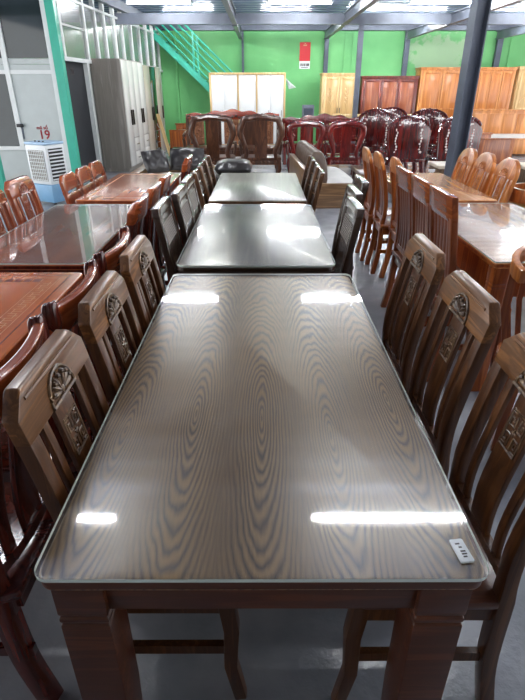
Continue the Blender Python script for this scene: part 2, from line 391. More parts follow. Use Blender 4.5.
def rrect(x0, x1, y0, y1, r, n=6):
    P = []
    for cx, cy, a in ((x1-r, y1-r, 0), (x0+r, y1-r, 90), (x0+r, y0+r, 180), (x1-r, y0+r, 270)):
        for k in range(n+1):
            t = math.radians(a+90*k/n); P.append((cx+r*math.cos(t), cy+r*math.sin(t)))
    return P
def lerpc(ctrl):
    """smooth interpolation through (z, x) control points"""
    def f(z):
        if z <= ctrl[0][0]: return ctrl[0][1]
        for i in range(len(ctrl)-1):
            (z0, a), (z1, b) = ctrl[i], ctrl[i+1]
            if z <= z1:
                pm = ctrl[i-1] if i else (2*z0-z1, 2*a-b); pn = ctrl[i+2] if i+2 < len(ctrl) else (2*z1-z0, 2*b-a)
                t = (z-z0)/(z1-z0); m0 = (b-pm[1])/(z1-pm[0])*(z1-z0); m1 = (pn[1]-a)/(pn[0]-z0)*(z1-z0)
                return (2*t**3-3*t*t+1)*a+(t**3-2*t*t+t)*m0+(-2*t**3+3*t*t)*b+(t**3-t*t)*m1
        return ctrl[-1][1]
    return f
def fr(a, b, n): return [a+(b-a)*i/n for i in range(n+1)]

# ------------------------------------------------------------------ chairs (face +x, x = 0 at the back at seat height)
def chair(name, label, style, H, group, mats, W=.205, D=.38, lean=.065, curv=0, SH=.455):
    root = thing(name, label, 'chair', group=group)
    mp, mr, ms, mc = mats                     # posts, rails, seat, carving
    k = H/1.0
    X0 = lerpc([(0, -.045), (.2, -.01), (.45, 0), (.6*k, .004), (.77*k, -lean*.33), (.9*k, -lean*.72), (1.0*k, -lean*1.05)])
    X = lambda y, z: X0(z)+curv*(y/W)**2
    # seat with eased front corners
    MB().prism([(-.025, -W+.015), (.02, -W), (D-.05, -W), (D-.01, -W+.02), (D, -W+.07), (D, W-.07), (D-.01, W-.02), (D-.05, W), (.02, W), (-.025, W-.015)], SH-.028, SH).build('seat', ms, root, bevel=.007)
    ap = MB().box(.0, D-.03, -W+.015, -W+.037, SH-.085, SH-.029).box(.0, D-.03, W-.037, W-.015, SH-.085, SH-.029).box(D-.05, D-.028, -W+.03, W-.03, SH-.085, SH-.029).box(-.008, .012, -W+.04, W-.04, SH-.085, SH-.029)
    ap.build('seat_frame', mp, root)
    for sy in (-1, 1):
        # front legs with a slight sabre curve
        pts = [(D-.045+dx, sy*(W-.028), z) for z, dx in ((SH-.03, 0), (.3, .012), (.15, .006), (0, .03))]
        MB().tube(pts, [1, .95, .85, .8], rect=(.042, .042), up=Vector((0, 1, 0))).build('front_leg', mp, root, bevel=.004)
        MB().box(-.01, D-.05, sy*(W-.028)-.009, sy*(W-.028)+.009, .2, .232).build('stretcher', mp, root)
    pw = .043
    def posts(ztop, inset=0.0, shape=None):
        for sy in (-1, 1):
            a = (lambda z: W-pw-inset) if not shape else (lambda z: shape(z)-pw)
            b = (lambda z: W-inset) if not shape else shape
            if sy > 0: MB().strip(fr(0, ztop, 18), a, b, X, lambda z: .034+.006*(z < .5)).build('rear_post', mp, root, bevel=.004)
            else: MB().strip(fr(0, ztop, 18), lambda z: -b(z), lambda z: -a(z), X, lambda z: .034+.006*(z < .5)).build('rear_post', mp, root, bevel=.004)
    def slat(y, w, z0, z1, nm='slat', t=.014, mat=None):
        return MB().strip(fr(z0, z1, 12), y-w/2, y+w/2, X, t).build(nm, mat or mp, root, bevel=.002)
    def relief_fan(zc, R, t):
        m = MB(); P = lambda y, z: (X(y, z)+t/2+.001, y, z)
        m.tube([P(R*math.cos(a), zc+R*.95*math.sin(a)) for a in fr(0, PI, 16)], .0045, 6)
        m.tube([P(y, zc-.004) for y in fr(-R-.004, R+.004, 6)], .0055, 6)
        for q in range(7):
            a = PI*(q+.5)/7
            m.tube([P(R*f*math.cos(a), zc+.006+R*.9*f*math.sin(a)) for f in (.18, .45, .68, .82)], [.003, .007, .008, .003], 6)
        m.blob((X(0, zc+.01)+t/2, 0, zc+.008), .006, .012, .012)
        for q in range(6):
            a = PI*(q+1)/7
            m.blob((X(0, zc)+t/2, R*.82*math.cos(a), zc+R*.8*math.sin(a)), .007, .006, .006, 6, 4)
        return m.build('carved_fan', mc, root)
    def fret(zc, hw, hh, t):
        m = MB(); P = lambda y, z: (X(y, z)+t/2+.0005, y, z); r = .0028
        def seg(a, b): m.tube([P(*a), P((a[0]+b[0])/2, (a[1]+b[1])/2), P(*b)], r, 5)
        c = [(-hw, zc-hh), (hw, zc-hh), (hw, zc+hh), (-hw, zc+hh)]
        for i in range(4): seg(c[i], c[(i+1) % 4])
        for sy in (-1, 1):
            for sz in (-1, 1):
                a, b = .22*hw*sy, .2*hh*sz
                seg((a, zc+sz*hh*.85), (a, zc+b)); seg((a, zc+b), (sy*hw*.8, zc+b)); seg((sy*hw*.8, zc+b), (sy*hw*.8, zc+sz*hh*.62))
                seg((sy*hw*.8, zc+sz*hh*.62), (sy*hw*.5, zc+sz*hh*.62)); seg((sy*hw*.5, zc+sz*hh*.62), (sy*hw*.5, zc+sz*hh*.4))
                seg((sy*hw*.5, zc+sz*hh*.85), (sy*hw, zc+sz*hh*.85))
        seg((-hw*.25, zc), (hw*.25, zc)); seg((0, zc-hh*.2), (0, zc+hh*.2))
        return m.build('fret_carving', mc, root)
    zb = SH+.05
    if style in ('fan', 'fanround'):
        zr = H-(.104 if style == 'fan' else .14)
        posts(zr+.005)
        if style == 'fan': top = lambda z: W if z < H-.045 else W-.052*((z-(H-.045))/.045)
        else: top = lambda z: W*math.sqrt(max(.12, 1-max(0, (z-(H-.12))/.125)**2))
        MB().strip(fr(zr, H-.05, 3)+fr(H-.045, H-.006, 5)+[H], lambda z: -top(z), top, X, lambda z: .034 if z < H-.003 else .026, 8 if curv else 2).build('top_rail', mr, root, bevel=.006)
        if style == 'fan': MB().tube([(X(y, H-.02)+.017, y, H-.022) for y in fr(-W+.05, W-.05, 8)], .0045, 6).build('bead', mr, root.children[-1] if root.children[-1].name.startswith('top_rail') else root)
        slat(-.1, .026, zb, zr+.004); slat(.1, .026, zb, zr+.004)
        slat(0, .094, zb, zr+.004, 'splat')
        MB().strip([zb-.02, zb+.01], -W+pw, W-pw, X, .022).build('lower_rail', mp, root)
        relief_fan(zr+.01, .064, .036); fret(zr-.095, .036, .048, .014)
    elif style == 'crest':
        zr = H-.1
        posts(zr+.005)
        MB().strip([zr, zr+.04, H-.03, H-.006, H], lambda z: -W+.005, lambda z: W-.005, X, lambda z: .03 if z < H-.003 else .024, 12).build('top_rail', mr, root, bevel=.005)
        for sy in (-1, 1):
            m = MB()
            for q in range(3): m.blob((X(sy*(W-.01), H-.02)+.012*(q-1), sy*(W-.015), H-.03), .011, .02, .048-.004*q, 10, 8, .8)
            m.build('scroll_end', M['maroon'], root)
        slat(-.11, .03, zb, zr+.004); slat(.11, .03, zb, zr+.004); slat(0, .1, zb, zr+.004, 'splat')
        MB().strip([zb-.02, zb+.01], -W+pw, W-pw, X, .022, 6).build('lower_rail', mp, root)
    elif style == 'panel':
        W2 = lambda z: W-.02*max(0, (z-H+.03)/.03)
        posts(H-.045)
        MB().strip(fr(SH+.03, H-.045, 14), -W+.03, W-.03, X, .024, 4).build('back_panel', ms, root, bevel=.003)
        MB().strip([H-.05, H-.03, H-.012, H], lambda z: -W2(z), W2, X, .038, 4).build('top_rail', mr, root, bevel=.006)
        m = MB()
        for q in range(9):
            z = H-.19+q*.0125
            m.tube([(X(y, z)+.0125, y, z) for y in fr(-W+.06, W-.06, 6)], .0035, 5)
        for y in fr(-W+.06, W-.06, 10): m.tube([(X(y, z)+.013, y, z) for z in fr(H-.195, H-.085, 3)], .002, 4)
        m.build('ribbed_band', M['ribs'], root)
    elif style == 'ladder':
        posts(H)
        for q in range(4):
            z0 = SH+.1+q*(H-SH-.17)/3.2
            MB().strip(fr(z0, z0+.085, 4), -W+.03, W-.03, lambda y, z: X(y, z)-.02*(1-(y/W)**2), .018, 6).build('back_slat', mr, root, bevel=.003)
    elif style == 'slot':
        rad = lambda z: W if z < H-.07 else W*math.sqrt(max(.35, 1-.65*((z-(H-.07))/.07)**2))
        posts(SH+.12)
        zs0 = H-.14
        MB().strip(fr(SH+.09, zs0, 8), -W, W, X, .028, 4).build('back_panel', mp, root, bevel=.005)
        for sy in (-1, 1): MB().strip(fr(zs0-.002, zs0+.022, 2), min(sy*W, sy*(W-.05)), max(sy*W, sy*(W-.05)), X, .027).build('back_side', mp, root)
        MB().strip(fr(zs0+.02, H-.07, 2)+fr(H-.065, H, 8), lambda z: -rad(z), rad, X, .028, 4).build('top_rail', mr, root, bevel=.005)
    elif style == 'arch':
        sh = lambda z: W-.028+.028*math.cos((z-.75*k)/.22) if z > .5 else W-.045+.03*(.5-z)
        arch = lambda z: sh(z) if z < H-.1 else sh(H-.1)*math.sqrt(max(.1, 1-.93*((z-(H-.1))/.1)**2))
        posts(H-.09, shape=sh)
        MB().strip(fr(H-.13, H-.1, 2)+fr(H-.095, H, 9), lambda z: -arch(z), arch, X, .03, 4).build('top_rail', mr, root, bevel=.006)
        sp = lambda z: .072+.018*math.sin((z-.5)*13)
        MB().strip(fr(zb, H-.12, 14), lambda z: -sp(z), sp, X, .014).build('splat', mp, root, bevel=.003)
        MB().strip([zb-.02, zb+.015], -W+.06, W-.06, X, .022).build('lower_rail', mp, root)
    elif style == 'wave':
        posts(H-.1)
        MB().strip(fr(H-.13, H, 4), -W, W, X, .034, 4).build('top_rail', mr, root, bevel=.005)
        for y in fr(-W+.075, W-.075, 4):
            wv = (lambda yy: lambda z: yy+.012*math.sin((z-.5)*11+yy*9))(y)
            MB().strip(fr(zb, H-.125, 16), lambda z: wv(z)-.025, lambda z: wv(z)+.025, X, .018).build('slat', mp, root, bevel=.003)
        MB().strip([zb-.02, zb+.015], -W+pw, W-pw, X, .022).build('lower_rail', mp, root)
    return root
def place(proto, spots, group):
    """spots: (x, y, rz, label); the first moves the prototype itself"""
    for i, (x, y, rz, lab) in enumerate(spots):
        if i == 0: proto.location = (x, y, 0); proto.rotation_euler = (0, 0, rz); proto['label'] = lab; proto['group'] = group
        else: dup(proto, (x, y, 0), rz, lab, group)

W_BROWN = (M['brown'], M['browny'], M['seatw'], M['carve'])
G = 'fan carved brown chairs along the nearest table'
main = chair('dining_chair', '', 'fan', 1.0, G, W_BROWN, W=.19)
place(main, [
 (-.424, .985, 0, 'brown fan-carved chair at the near left corner of the large nearest table'),
 (-.422, 1.435, 0, 'middle of the three brown fan-carved chairs on the left of the nearest table'),
 (-.42, 1.885, 0, 'brown fan-carved chair farthest back on the left side of the nearest table'),
 (.575, .965, PI, 'brown fan-carved chair at the right photo edge, its seat showing by the near table corner'),
 (.575, 1.435, PI, 'middle of the three brown fan-carved chairs on the right of the nearest table'),
 (.575, 1.905, PI, 'brown fan-carved chair farthest back on the right side of the nearest table')], G)
G = 'dark panel-back chairs at the second table'
pc = chair('dining_chair', '', 'panel', 1.0, G, (M['espresso'], M['espresso'], M['espresso'], M['espresso']), W=.19, lean=.06, curv=.005)
place(pc, [
 (-.465, 2.68, 0, 'nearest of the three dark panel-back chairs left of the second glass-topped table'),
 (-.43, 3.075, 0, 'middle dark panel-back chair on the left of the second glass-topped table'),
 (-.432, 3.465, 0, 'farthest dark panel-back chair on the left of the second glass-topped table'),
 (.43, 2.68, PI, 'nearest dark panel-back chair on the right of the second glass-topped table'),
 (.49, 3.07, PI, 'middle dark panel-back chair, half hidden, right of the second glass-topped table'),
 (.6, 3.46, PI, 'dark panel-back chair pulled out farthest from the right of the second table')], G)
G = 'ladder-back chairs at the third table'
lc = chair('dining_chair', '', 'ladder', .95, G, (M['oldbrown'], M['espresso'], M['espresso'], M['carve']), W=.19, lean=.07)
place(lc, [
 (-.44, 4.215, 0, 'nearest brown ladder-back chair on the left of the third table'),
 (-.44, 4.605, 0, 'middle brown ladder-back chair on the left of the third table'),
 (-.44, 4.995, 0, 'farthest brown ladder-back chair on the left of the third table'),
 (.395, 4.215, PI, 'nearest brown ladder-back chair on the right of the third table'),
 (.395, 4.605, PI, 'middle brown ladder-back chair on the right of the third table'),
 (.395, 4.995, PI, 'farthest brown ladder-back chair on the right of the third table')], G)
W_RED = (M['red'], M['redy'], M['red'], M['red'])
G = 'curved-crest red chairs at the fretwork table'
cc = chair('dining_chair', '', 'crest', 1.0, G, (M['maroon'], M['redy'], M['maroon'], M['red']), W=.2, lean=.065, curv=.035)
place(cc, [
 (-.605, .99, PI, 'glossy red-brown curved-crest chair right behind the nearest left fan-carved chair'),
 (-.605, 1.45, PI, 'red-brown curved-crest chair with scroll ends between first and second left fan-carved chairs'),
 (-.605, 1.915, PI, 'red-brown curved-crest chair at the far corner of the red fretwork table')], G)
G = 'red chairs right of the left glass-topped table'
rc = chair('dining_chair', '', 'fan', 1.02, G, (M['maroon'], M['redy'], M['maroon'], M['red']), W=.185, lean=.06, curv=.02)
place(rc, [
 (-.68, 2.7, PI, 'nearest dark red chair seen from behind at the right of the left glass-topped table'),
 (-.68, 3.085, PI, 'middle dark red chair seen from behind beside the left glass-topped table'),
 (-.68, 3.472, PI, 'farthest dark red chair seen from behind beside the left glass-topped table'),
 (-.66, 4.5, PI, 'dark red chair on the right side of the far left red table')], G)
G = 'red chairs left of the left glass-topped table'
rl = chair('dining_chair', '', 'fan', 1.0, G, W_RED, W=.188, lean=.06)
place(rl, [
 (-1.55, 3.03, 0, 'red-brown slatted chair at the left photo edge reflected in the glass table'),
 (-1.55, 3.47, 0, 'red-brown slatted chair with carved top second along the left glass-topped table')], G)
G = 'slot-back red chairs'
sl = chair('dining_chair', '', 'slot', .92, G, W_RED, W=.182, lean=.06)
place(sl, [
 (-1.5, 4.24, 0, 'nearest slot-back red chair left of the far red table'),
 (-1.5, 4.62, 0, 'middle slot-back red chair left of the far red table'),
 (-1.5, 4.99, 0, 'farthest slot-back red chair left of the far red table')], G)
W_OAK = (M['oak'], M['oak'], M['oak'], M['oak'])
G = 'arched oak chairs in the aisle'
oa = chair('dining_chair', '', 'arch', 1.04, G, (M['oakd'], M['oak'], M['oakd'], M['oak']), W=.19, lean=.07)
place(oa, [
 (1.13, 4.23, 0, 'nearest of the three tall arched oak chairs in the aisle'),
 (1.07, 4.62, 0, 'middle of the three tall arched oak chairs in the aisle'),
 (1.04, 5.01, 0, 'farthest of the three tall arched oak chairs in the aisle')], G)
G = 'wavy slat chairs at the right glass-topped table'
ws = chair('dining_chair', '', 'wave', 1.05, G, (M['wave'], M['wavey'], M['wave'], M['wave']), W=.19, lean=.05)
place(ws, [
 (1.0, 2.72, 0, 'nearest wavy-slat red-brown chair left of the right glass-topped table'),
 (1.0, 3.11, 0, 'middle wavy-slat red-brown chair left of the right glass-topped table'),
 (1.0, 3.51, 0, 'farthest wavy-slat red-brown chair, its flat top leftmost of the three')], G)
G = 'rounded fan chairs beyond the oak table'
fo = chair('dining_chair', '', 'fanround', 1.03, G, W_OAK, W=.19, lean=.08)
place(fo, [
 (1.9, 4.23, PI, 'nearest honey oak fan-carved chair on the far side of the oak table'),
 (1.88, 4.63, PI, 'middle honey oak fan-carved chair on the far side of the oak table'),
 (1.87, 5.02, PI, 'farthest honey oak fan-carved chair on the far side of the oak table, beside the column')], G)

# ------------------------------------------------------------------ tables
def table(name, label, x0, x1, y0, y1, H, mt, mw, r=.04, th=.03, leg=.085, inset=.02, ap=.085, edge=None):
    cx, cy = (x0+x1)/2, (y0+y1)/2; a, b = (x1-x0)/2, (y1-y0)/2
    t = thing(name, label, 'table', (cx, cy, 0))
    MB().prism(rrect(-a, a, -b, b, r), H-th, H, mi=0, mi_side=1).build('tabletop', [mt, edge or mw], t, bevel=.007, seg=3)
    i = inset+.012
    MB().box(-a+i, a-i, -b+i, -b+i+.022, H-th-ap, H-th).box(-a+i, a-i, b-i-.022, b-i, H-th-ap, H-th).box(-a+i, -a+i+.022, -b+i+.022, b-i-.022, H-th-ap, H-th).box(a-i-.022, a-i, -b+i+.022, b-i-.022, H-th-ap, H-th).build('apron', mw, t, bevel=.002)
    for sx in (-1, 1):
        for sy in (-1, 1):
            px, py = sx*(a-inset-leg/2), sy*(b-inset-leg/2); h = leg/2; m = MB(); z1 = H-th-.001
            prof = [(0, h*.86), (.3, h), (z1-.118, h), (z1-.115, h*.94), (z1-.11, h*.94), (z1-.107, h), (z1-.097, h), (z1-.094, h*.94), (z1-.089, h*.94), (z1-.086, h), (z1, h)]
            rings = [[m.bm.verts.new((px+dx*q, py+dy*q, z)) for dx, dy in ((-1,-1), (1,-1), (1,1), (-1,1))] for z, q in prof]
            for i2 in range(len(rings)-1):
                for k in range(4): m.face([rings[i2][k], rings[i2][(k+1) % 4], rings[i2+1][(k+1) % 4], rings[i2+1][k]])
            m.face(rings[0][::-1]); m.face(rings[-1]); m.build('leg', mw, t, bevel=.003)
    return t
def glass(label, x0, x1, y0, y1, z, r, mat):
    cx, cy = (x0+x1)/2, (y0+y1)/2; a, b = (x1-x0)/2, (y1-y0)/2
    g = MB().prism(rrect(-a, a, -b, b, r, 8), 0, .008, mi=0, mi_side=1).build('glass_sheet', [mat, M['glassedge']], loc=(cx, cy, z+.0005))
    return tag(g, label, 'table glass')
table('dining_table', 'large nearest brown dining table with cathedral ash grain top', -.4, .4, .6, 2.215, .76, M['ash'], M['brownx'], r=.028, th=.032, leg=.095, inset=.015)
glass('clear glass sheet with green edge on the large nearest dining table', -.404, .404, .594, 2.221, .76, .03, M['glass'])
table('dining_table', 'second dark dining table in the middle row, behind the nearest one', -.412, .358, 2.34, 3.78, .76, M['espresso_top'], M['espresso'], r=.05)
glass('greenish glass sheet on the second table of the middle row', -.415, .361, 2.336, 3.784, .76, .055, M['glass2'])
table('dining_table', 'third table of the middle row with plain grey-brown top', -.405, .345, 3.9, 5.32, .77, M['greytop'], M['oldbrown'], r=.03)
t = table('dining_table', 'near left red-brown table with inlaid fretwork border', -1.5, -.83, .4, 2.27, .76, M['redtop'], M['red'], r=.03)
# inlaid key-pattern border on the red table
m = MB(); md = MB(); Z = .7602
def line(m, x0, y0, x1, y1, w=.004):
    m.box(min(x0, x1)-w/2, max(x0, x1)+w/2, min(y0, y1)-w/2, max(y0, y1)+w/2, .7595, Z)
for off in (.085, .15):
    a, b = .335-off, .935-off
    for q in ((-a, -b, a, -b), (-a, b, a, b), (-a, -b, -a, b), (a, -b, a, b)): line(m, *q, w=.003)
a, b = .335-.1175, .935-.1175
for k in range(36):
    y = -b+.02+k*(2*b-.04)/36; s_ = (2*b-.04)/36
    for sx in (-1, 1):
        c = sx*a
        line(m, c-.02, y, c+.012, y); line(m, c+.012*(1 if k % 2 else -1), y, c+.012*(1 if k % 2 else -1), y+s_); line(m, c-.012, y+s_*.5, c+.02, y+s_*.5)
for k in range(9):
    x = -a+.03+k*(2*a-.06)/9
    for sy in (-1, 1): md.box(x, x+.03, sy*b-.02, sy*b+.02, .7595, Z); line(m, x+.036, sy*b-.012, x+.036, sy*b+.012)
m.build('line_inlay', M['inlayline'], t); md.build('dark_inlay', M['inlaydark'], t)
m = MB()
for q in ((-.285, -.885, .285, -.885), (-.285, .885, .285, .885), (-.285, -.885, -.285, .885), (.285, -.885, .285, .885)): line(m, *q, w=.006)
m.build('edge_groove', M['inlaydark'], t)
table('dining_table', 'left red-brown table under a reflecting glass sheet', -1.5, -.86, 2.38, 3.78, .76, M['redtop'], M['maroon'], r=.03)
glass('reflecting glass sheet on the left red-brown table', -1.503, -.857, 2.376, 3.784, .76, .04, M['glassl'])
t = table('dining_table', 'far left red table with a framed groove, in front of the grey wardrobes', -1.42, -.8, 3.93, 5.3, .77, M['redtop'], M['red'], r=.02)
m = MB()
for q in ((-.24, -.6, .24, -.6), (-.24, .6, .24, .6), (-.24, -.6, -.24, .6), (.24, -.6, .24, .6)):
    x0, y0, x1, y1 = q; m.box(min(x0, x1)-.006, max(x0, x1)+.006, min(y0, y1)-.006, max(y0, y1)+.006, .7695, .7703)
m.build('edge_groove', M['inlayline'], t)
t = table('dining_table', 'right oak table with panelled sides under bright reflecting glass', 1.15, 1.86, 2.4, 3.83, .76, M['oaktop'], M['oakd'], r=.02, ap=.16)
m = MB()
for y in (-.35, 0, .35): m.box(-.32, .32, y-.003, y+.003, .7595, .7602)
for x in (-.12, .12): m.box(x-.002, x+.002, -.68, .68, .7595, .7602)
m.build('plank_joint', M['oakd'], t)
glass('bright reflecting glass sheet on the right oak table', 1.147, 1.863, 2.396, 3.834, .76, .015, M['glassc'])
table('dining_table', 'bare honey oak table behind the right glass-topped table', 1.16, 1.8, 3.92, 5.32, .77, M['oaktop'], M['oakd'], r=.03)
# price tag on the nearest glass
tg = thing('price_tag', 'small white price tag lying on the near right corner of the glass', 'tag', (.366, .652, .7686), .12)
MB().prism(rrect(-.013, .013, -.026, .026, .004), 0, .005).build('tag_card', M['white'], tg, bevel=.0015)
m = MB()
for y, w, x in ((.014, .007, -.002), (.006, .005, 0), (-.003, .008, .001), (-.009, .008, .001), (-.015, .006, 0)): m.box(x-w*.6, x+w*.6, y-.0016, y+.0016, .005, .0053)
m.build('printed_lines', M['ink'], tg)

# horseshoe-back chair by the right table
hb = thing('armchair', 'round horseshoe-back oak chair at the right edge by the glass-topped oak table', 'chair', (1.29, 1.98, 0), -.35)
m = MB(); arc = [(.235*math.cos(a), .235*math.sin(a), .86+.03*math.sin(a)) for a in fr(-.5, PI+.5, 18)]
m.tube(arc, 1, rect=(.03, .06)); m.build('back_rim', M['oak'], hb, bevel=.006)
for q, a in enumerate(fr(.1, PI-.1, 8)):
    MB().tube([(.19*math.cos(a), .19*math.sin(a), .45), (.235*math.cos(a), .235*math.sin(a), .65), (.232*math.cos(a), .232*math.sin(a), .85)], 1, rect=(.022, .03)).build('back_slat', M['oakd'], hb)
MB().lathe([(.2, .425), (.225, .43), (.225, .455), (.2, .465), (.05, .465)], n=28).build('seat', M['oakd'], hb)
for a in (.7, PI-.7, PI+.7, -.7):
    MB().tube([(.17*math.cos(a), .17*math.sin(a), .43), (.19*math.cos(a), .19*math.sin(a), .2), (.2*math.cos(a), .2*math.sin(a), 0)], [1, .9, .8], rect=(.04, .04)).build('leg', M['oakd'], hb)
# bamboo drum seat beyond
db = thing('barrel_chair', 'pale slatted barrel chair with carved rim at the right edge', 'chair', (2.2, 4.12, 0))
MB().lathe([(.16, 0), (.19, .02), (.17, .25), (.19, .5), (.21, .74), (.19, .74), (.17, .5), (.02, .48)], n=24).build('body', M['grass'], db)
m = MB(); m.tube([(.215*math.cos(a), .215*math.sin(a), .78) for a in fr(0, 2*PI, 24)], 1, rect=(.03, .1)); m.build('rim', M['oakd'], db)

# ------------------------------------------------------------------ carved suites at the back
def lumps(m, pts, r, sx=.5):
    for (x, y, z) in pts:
        k = random.uniform(.7, 1.2); m.blob((x, y, z), r*k, r*sx, r*random.uniform(.6, 1), 7, 5)
def carved_chair(name, label, loc, rz, mw, W=.36, H=1.05, group=None, seatmat=None):
    """faces -y locally: U-shaped back of two bowed posts, carved crest and broad splat"""
    t = thing(name, label, 'chair', loc, rz, group)
    D = .5
    MB().box(-W, W, -D, .02, .36, .41).build('seat', seatmat or mw, t, bevel=.01)
    m = MB().box(-W+.02, W-.02, -D+.02, -D+.045, .28, .36).box(-W+.02, W-.02, -.03, 0, .28, .36); 
    for k in range(9): m.blob((-W+.08+k*(2*W-.16)/8, .005, .32), .03, .012, .022, 7, 5)
    m.build('apron', mw, t)
    for sx in (-1, 1):
        P = [(sx*W*.74, 0, .4), (sx*W*.68, .03, .5), (sx*W*.84, .06, .66), (sx*W*.99, .085, .8), (sx*W*.97, .1, .9), (sx*W*.8, .11, H-.05), (sx*W*.6, .11, H-.035)]
        MB().tube(P, [.04, .042, .048, .056, .058, .054, .044], 10, up=Vector((0, 1, 0))).build('back_post', mw, t)
        for y in (-D+.05, -.02):
            MB().tube([(sx*(W-.05), y, .37), (sx*(W-.03), y, .2), (sx*(W-.06), y, .05), (sx*(W-.02), y, 0)], [.045, .042, .03, .038], 8).build('leg', mw, t)
        MB().tube([(sx*W*.96, .06, .66), (sx*W*1.06, -.15, .65), (sx*W*1.04, -.36, .63), (sx*W*1.04, -.42, .6), (sx*W*.98, -.4, .41)], [.024, .028, .03, .03, .024], 8).build('armrest', mw, t)
    m = MB().tube([(x, .11, H-.045+.02*math.cos(x/W*PI)) for x in fr(-W*.75, W*.75, 10)], .045, 8)
    lumps(m, [(x, .1, H-.015+.02*math.cos(x/W*PI)) for x in fr(-W*.62, W*.62, 11)], .04)
    m.build('crest_rail', mw, t)
    MB().strip(fr(.4, H-.05, 8), -W*.3, W*.3, lambda y, z: 0, .022).build('splat', mw, t)
    s = t.children[-1]; s.rotation_euler = (0, 0, PI/2)
    for v in s.data.vertices: v.co.x += .02+.09*min(1, (v.co.z-.4)/.6)
    return t
def bench(name, label, loc, rz, mw, mc, W=.9, H=1.1, body=None):
    t = thing(name, label, 'bench', loc, rz); crest = mw; mw = body = body or mw
    MB().box(-W, W, -.55, .02, .36, .42).build('seat', mw, t, bevel=.01)
    MB().box(-W+.03, W-.03, -.53, -.5, .24, .36).build('apron', mw, t)
    for x in (-W+.05, W-.05, 0):
        for y in (-.5, -.03): MB().tube([(x, y, .37), (x, y, .15), (x, y, 0)], [.045, .04, .045], 8).build('leg', mw, t)
    # crest board with wavy outline
    top = [(x, H-.05+.035*math.cos(x/W*2.5*PI*.5)+.02*math.cos(x/W*5*PI)) for x in fr(-W, W, 40)]
    MB().prism(top+[(W, H-.2), (-W, H-.2)], 0, .05, 'xz').build('crest_rail', crest, t, bevel=.006)
    m = MB()
    lumps(m, [(x, -.01, H-.15+.02*math.sin(x*25)) for x in fr(-W+.06, W-.06, 26)], .035)
    m.build('crest_carving', body, t)
    n = 5
    for k in range(n):
        x0 = -W+.06+k*(2*W-.12)/n; x1 = x0+(2*W-.12)/n-.06
        if k % 2 == 0:
            p = MB().box(x0, x1, .005, .03, .44, H-.19); lumps(p, [(random.uniform(x0+.04, x1-.04), .003, random.uniform(.5, H-.25)) for _ in range(26)], .03); p.build('carved_panel', mc, t)
        else: MB().box(x0, x1, .01, .035, .42, H-.19).build('back_panel', mw, t)
    for sx in (-1, 1):
        MB().tube([(sx*(W-.02), .02, .38), (sx*(W-.02), .03, .8), (sx*(W-.03), .03, H-.12)], .035, 8).build('back_post', mw, t)
        MB().tube([(sx*(W-.03), .02, .7), (sx*W, -.2, .68), (sx*W, -.48, .64), (sx*W, -.52, .58), (sx*(W-.02), -.5, .4)], .035, 8).build('armrest', mw, t)
    return t
bench('carved_bench', 'long carved orange-red bench with wavy crest in front of the white wardrobe', (-.62, 11.9, 0), 0, M['benchred'], M['carvelight'], W=1.0, H=1.13, body=M['umber'])
carved_chair('carved_armchair', 'left of the two dark brown carved armchairs before the orange-red bench', (-.87, 9.75, 0), PI, M['umber'], W=.37, H=1.1, group='dark brown carved armchairs')
carved_chair('carved_armchair', 'right of the two dark brown carved armchairs before the orange-red bench', (-.01, 9.75, 0), PI, M['umber'], W=.37, H=1.1, group='dark brown carved armchairs')
bench('carved_bench', 'cherry red carved bench behind the two cherry armchairs', (1.42, 12.5, 0), 0, M['cherry'], M['cherry'], W=.95, H=1.02)
carved_chair('carved_armchair', 'left of the two cherry red carved armchairs', (.79, 9.8, 0), PI, M['cherry'], W=.3, H=1.0, group='cherry red carved armchairs')
carved_chair('carved_armchair', 'right of the two cherry red carved armchairs', (1.51, 9.8, 0), PI, M['cherry'], W=.3, H=1.0, group='cherry red carved armchairs')
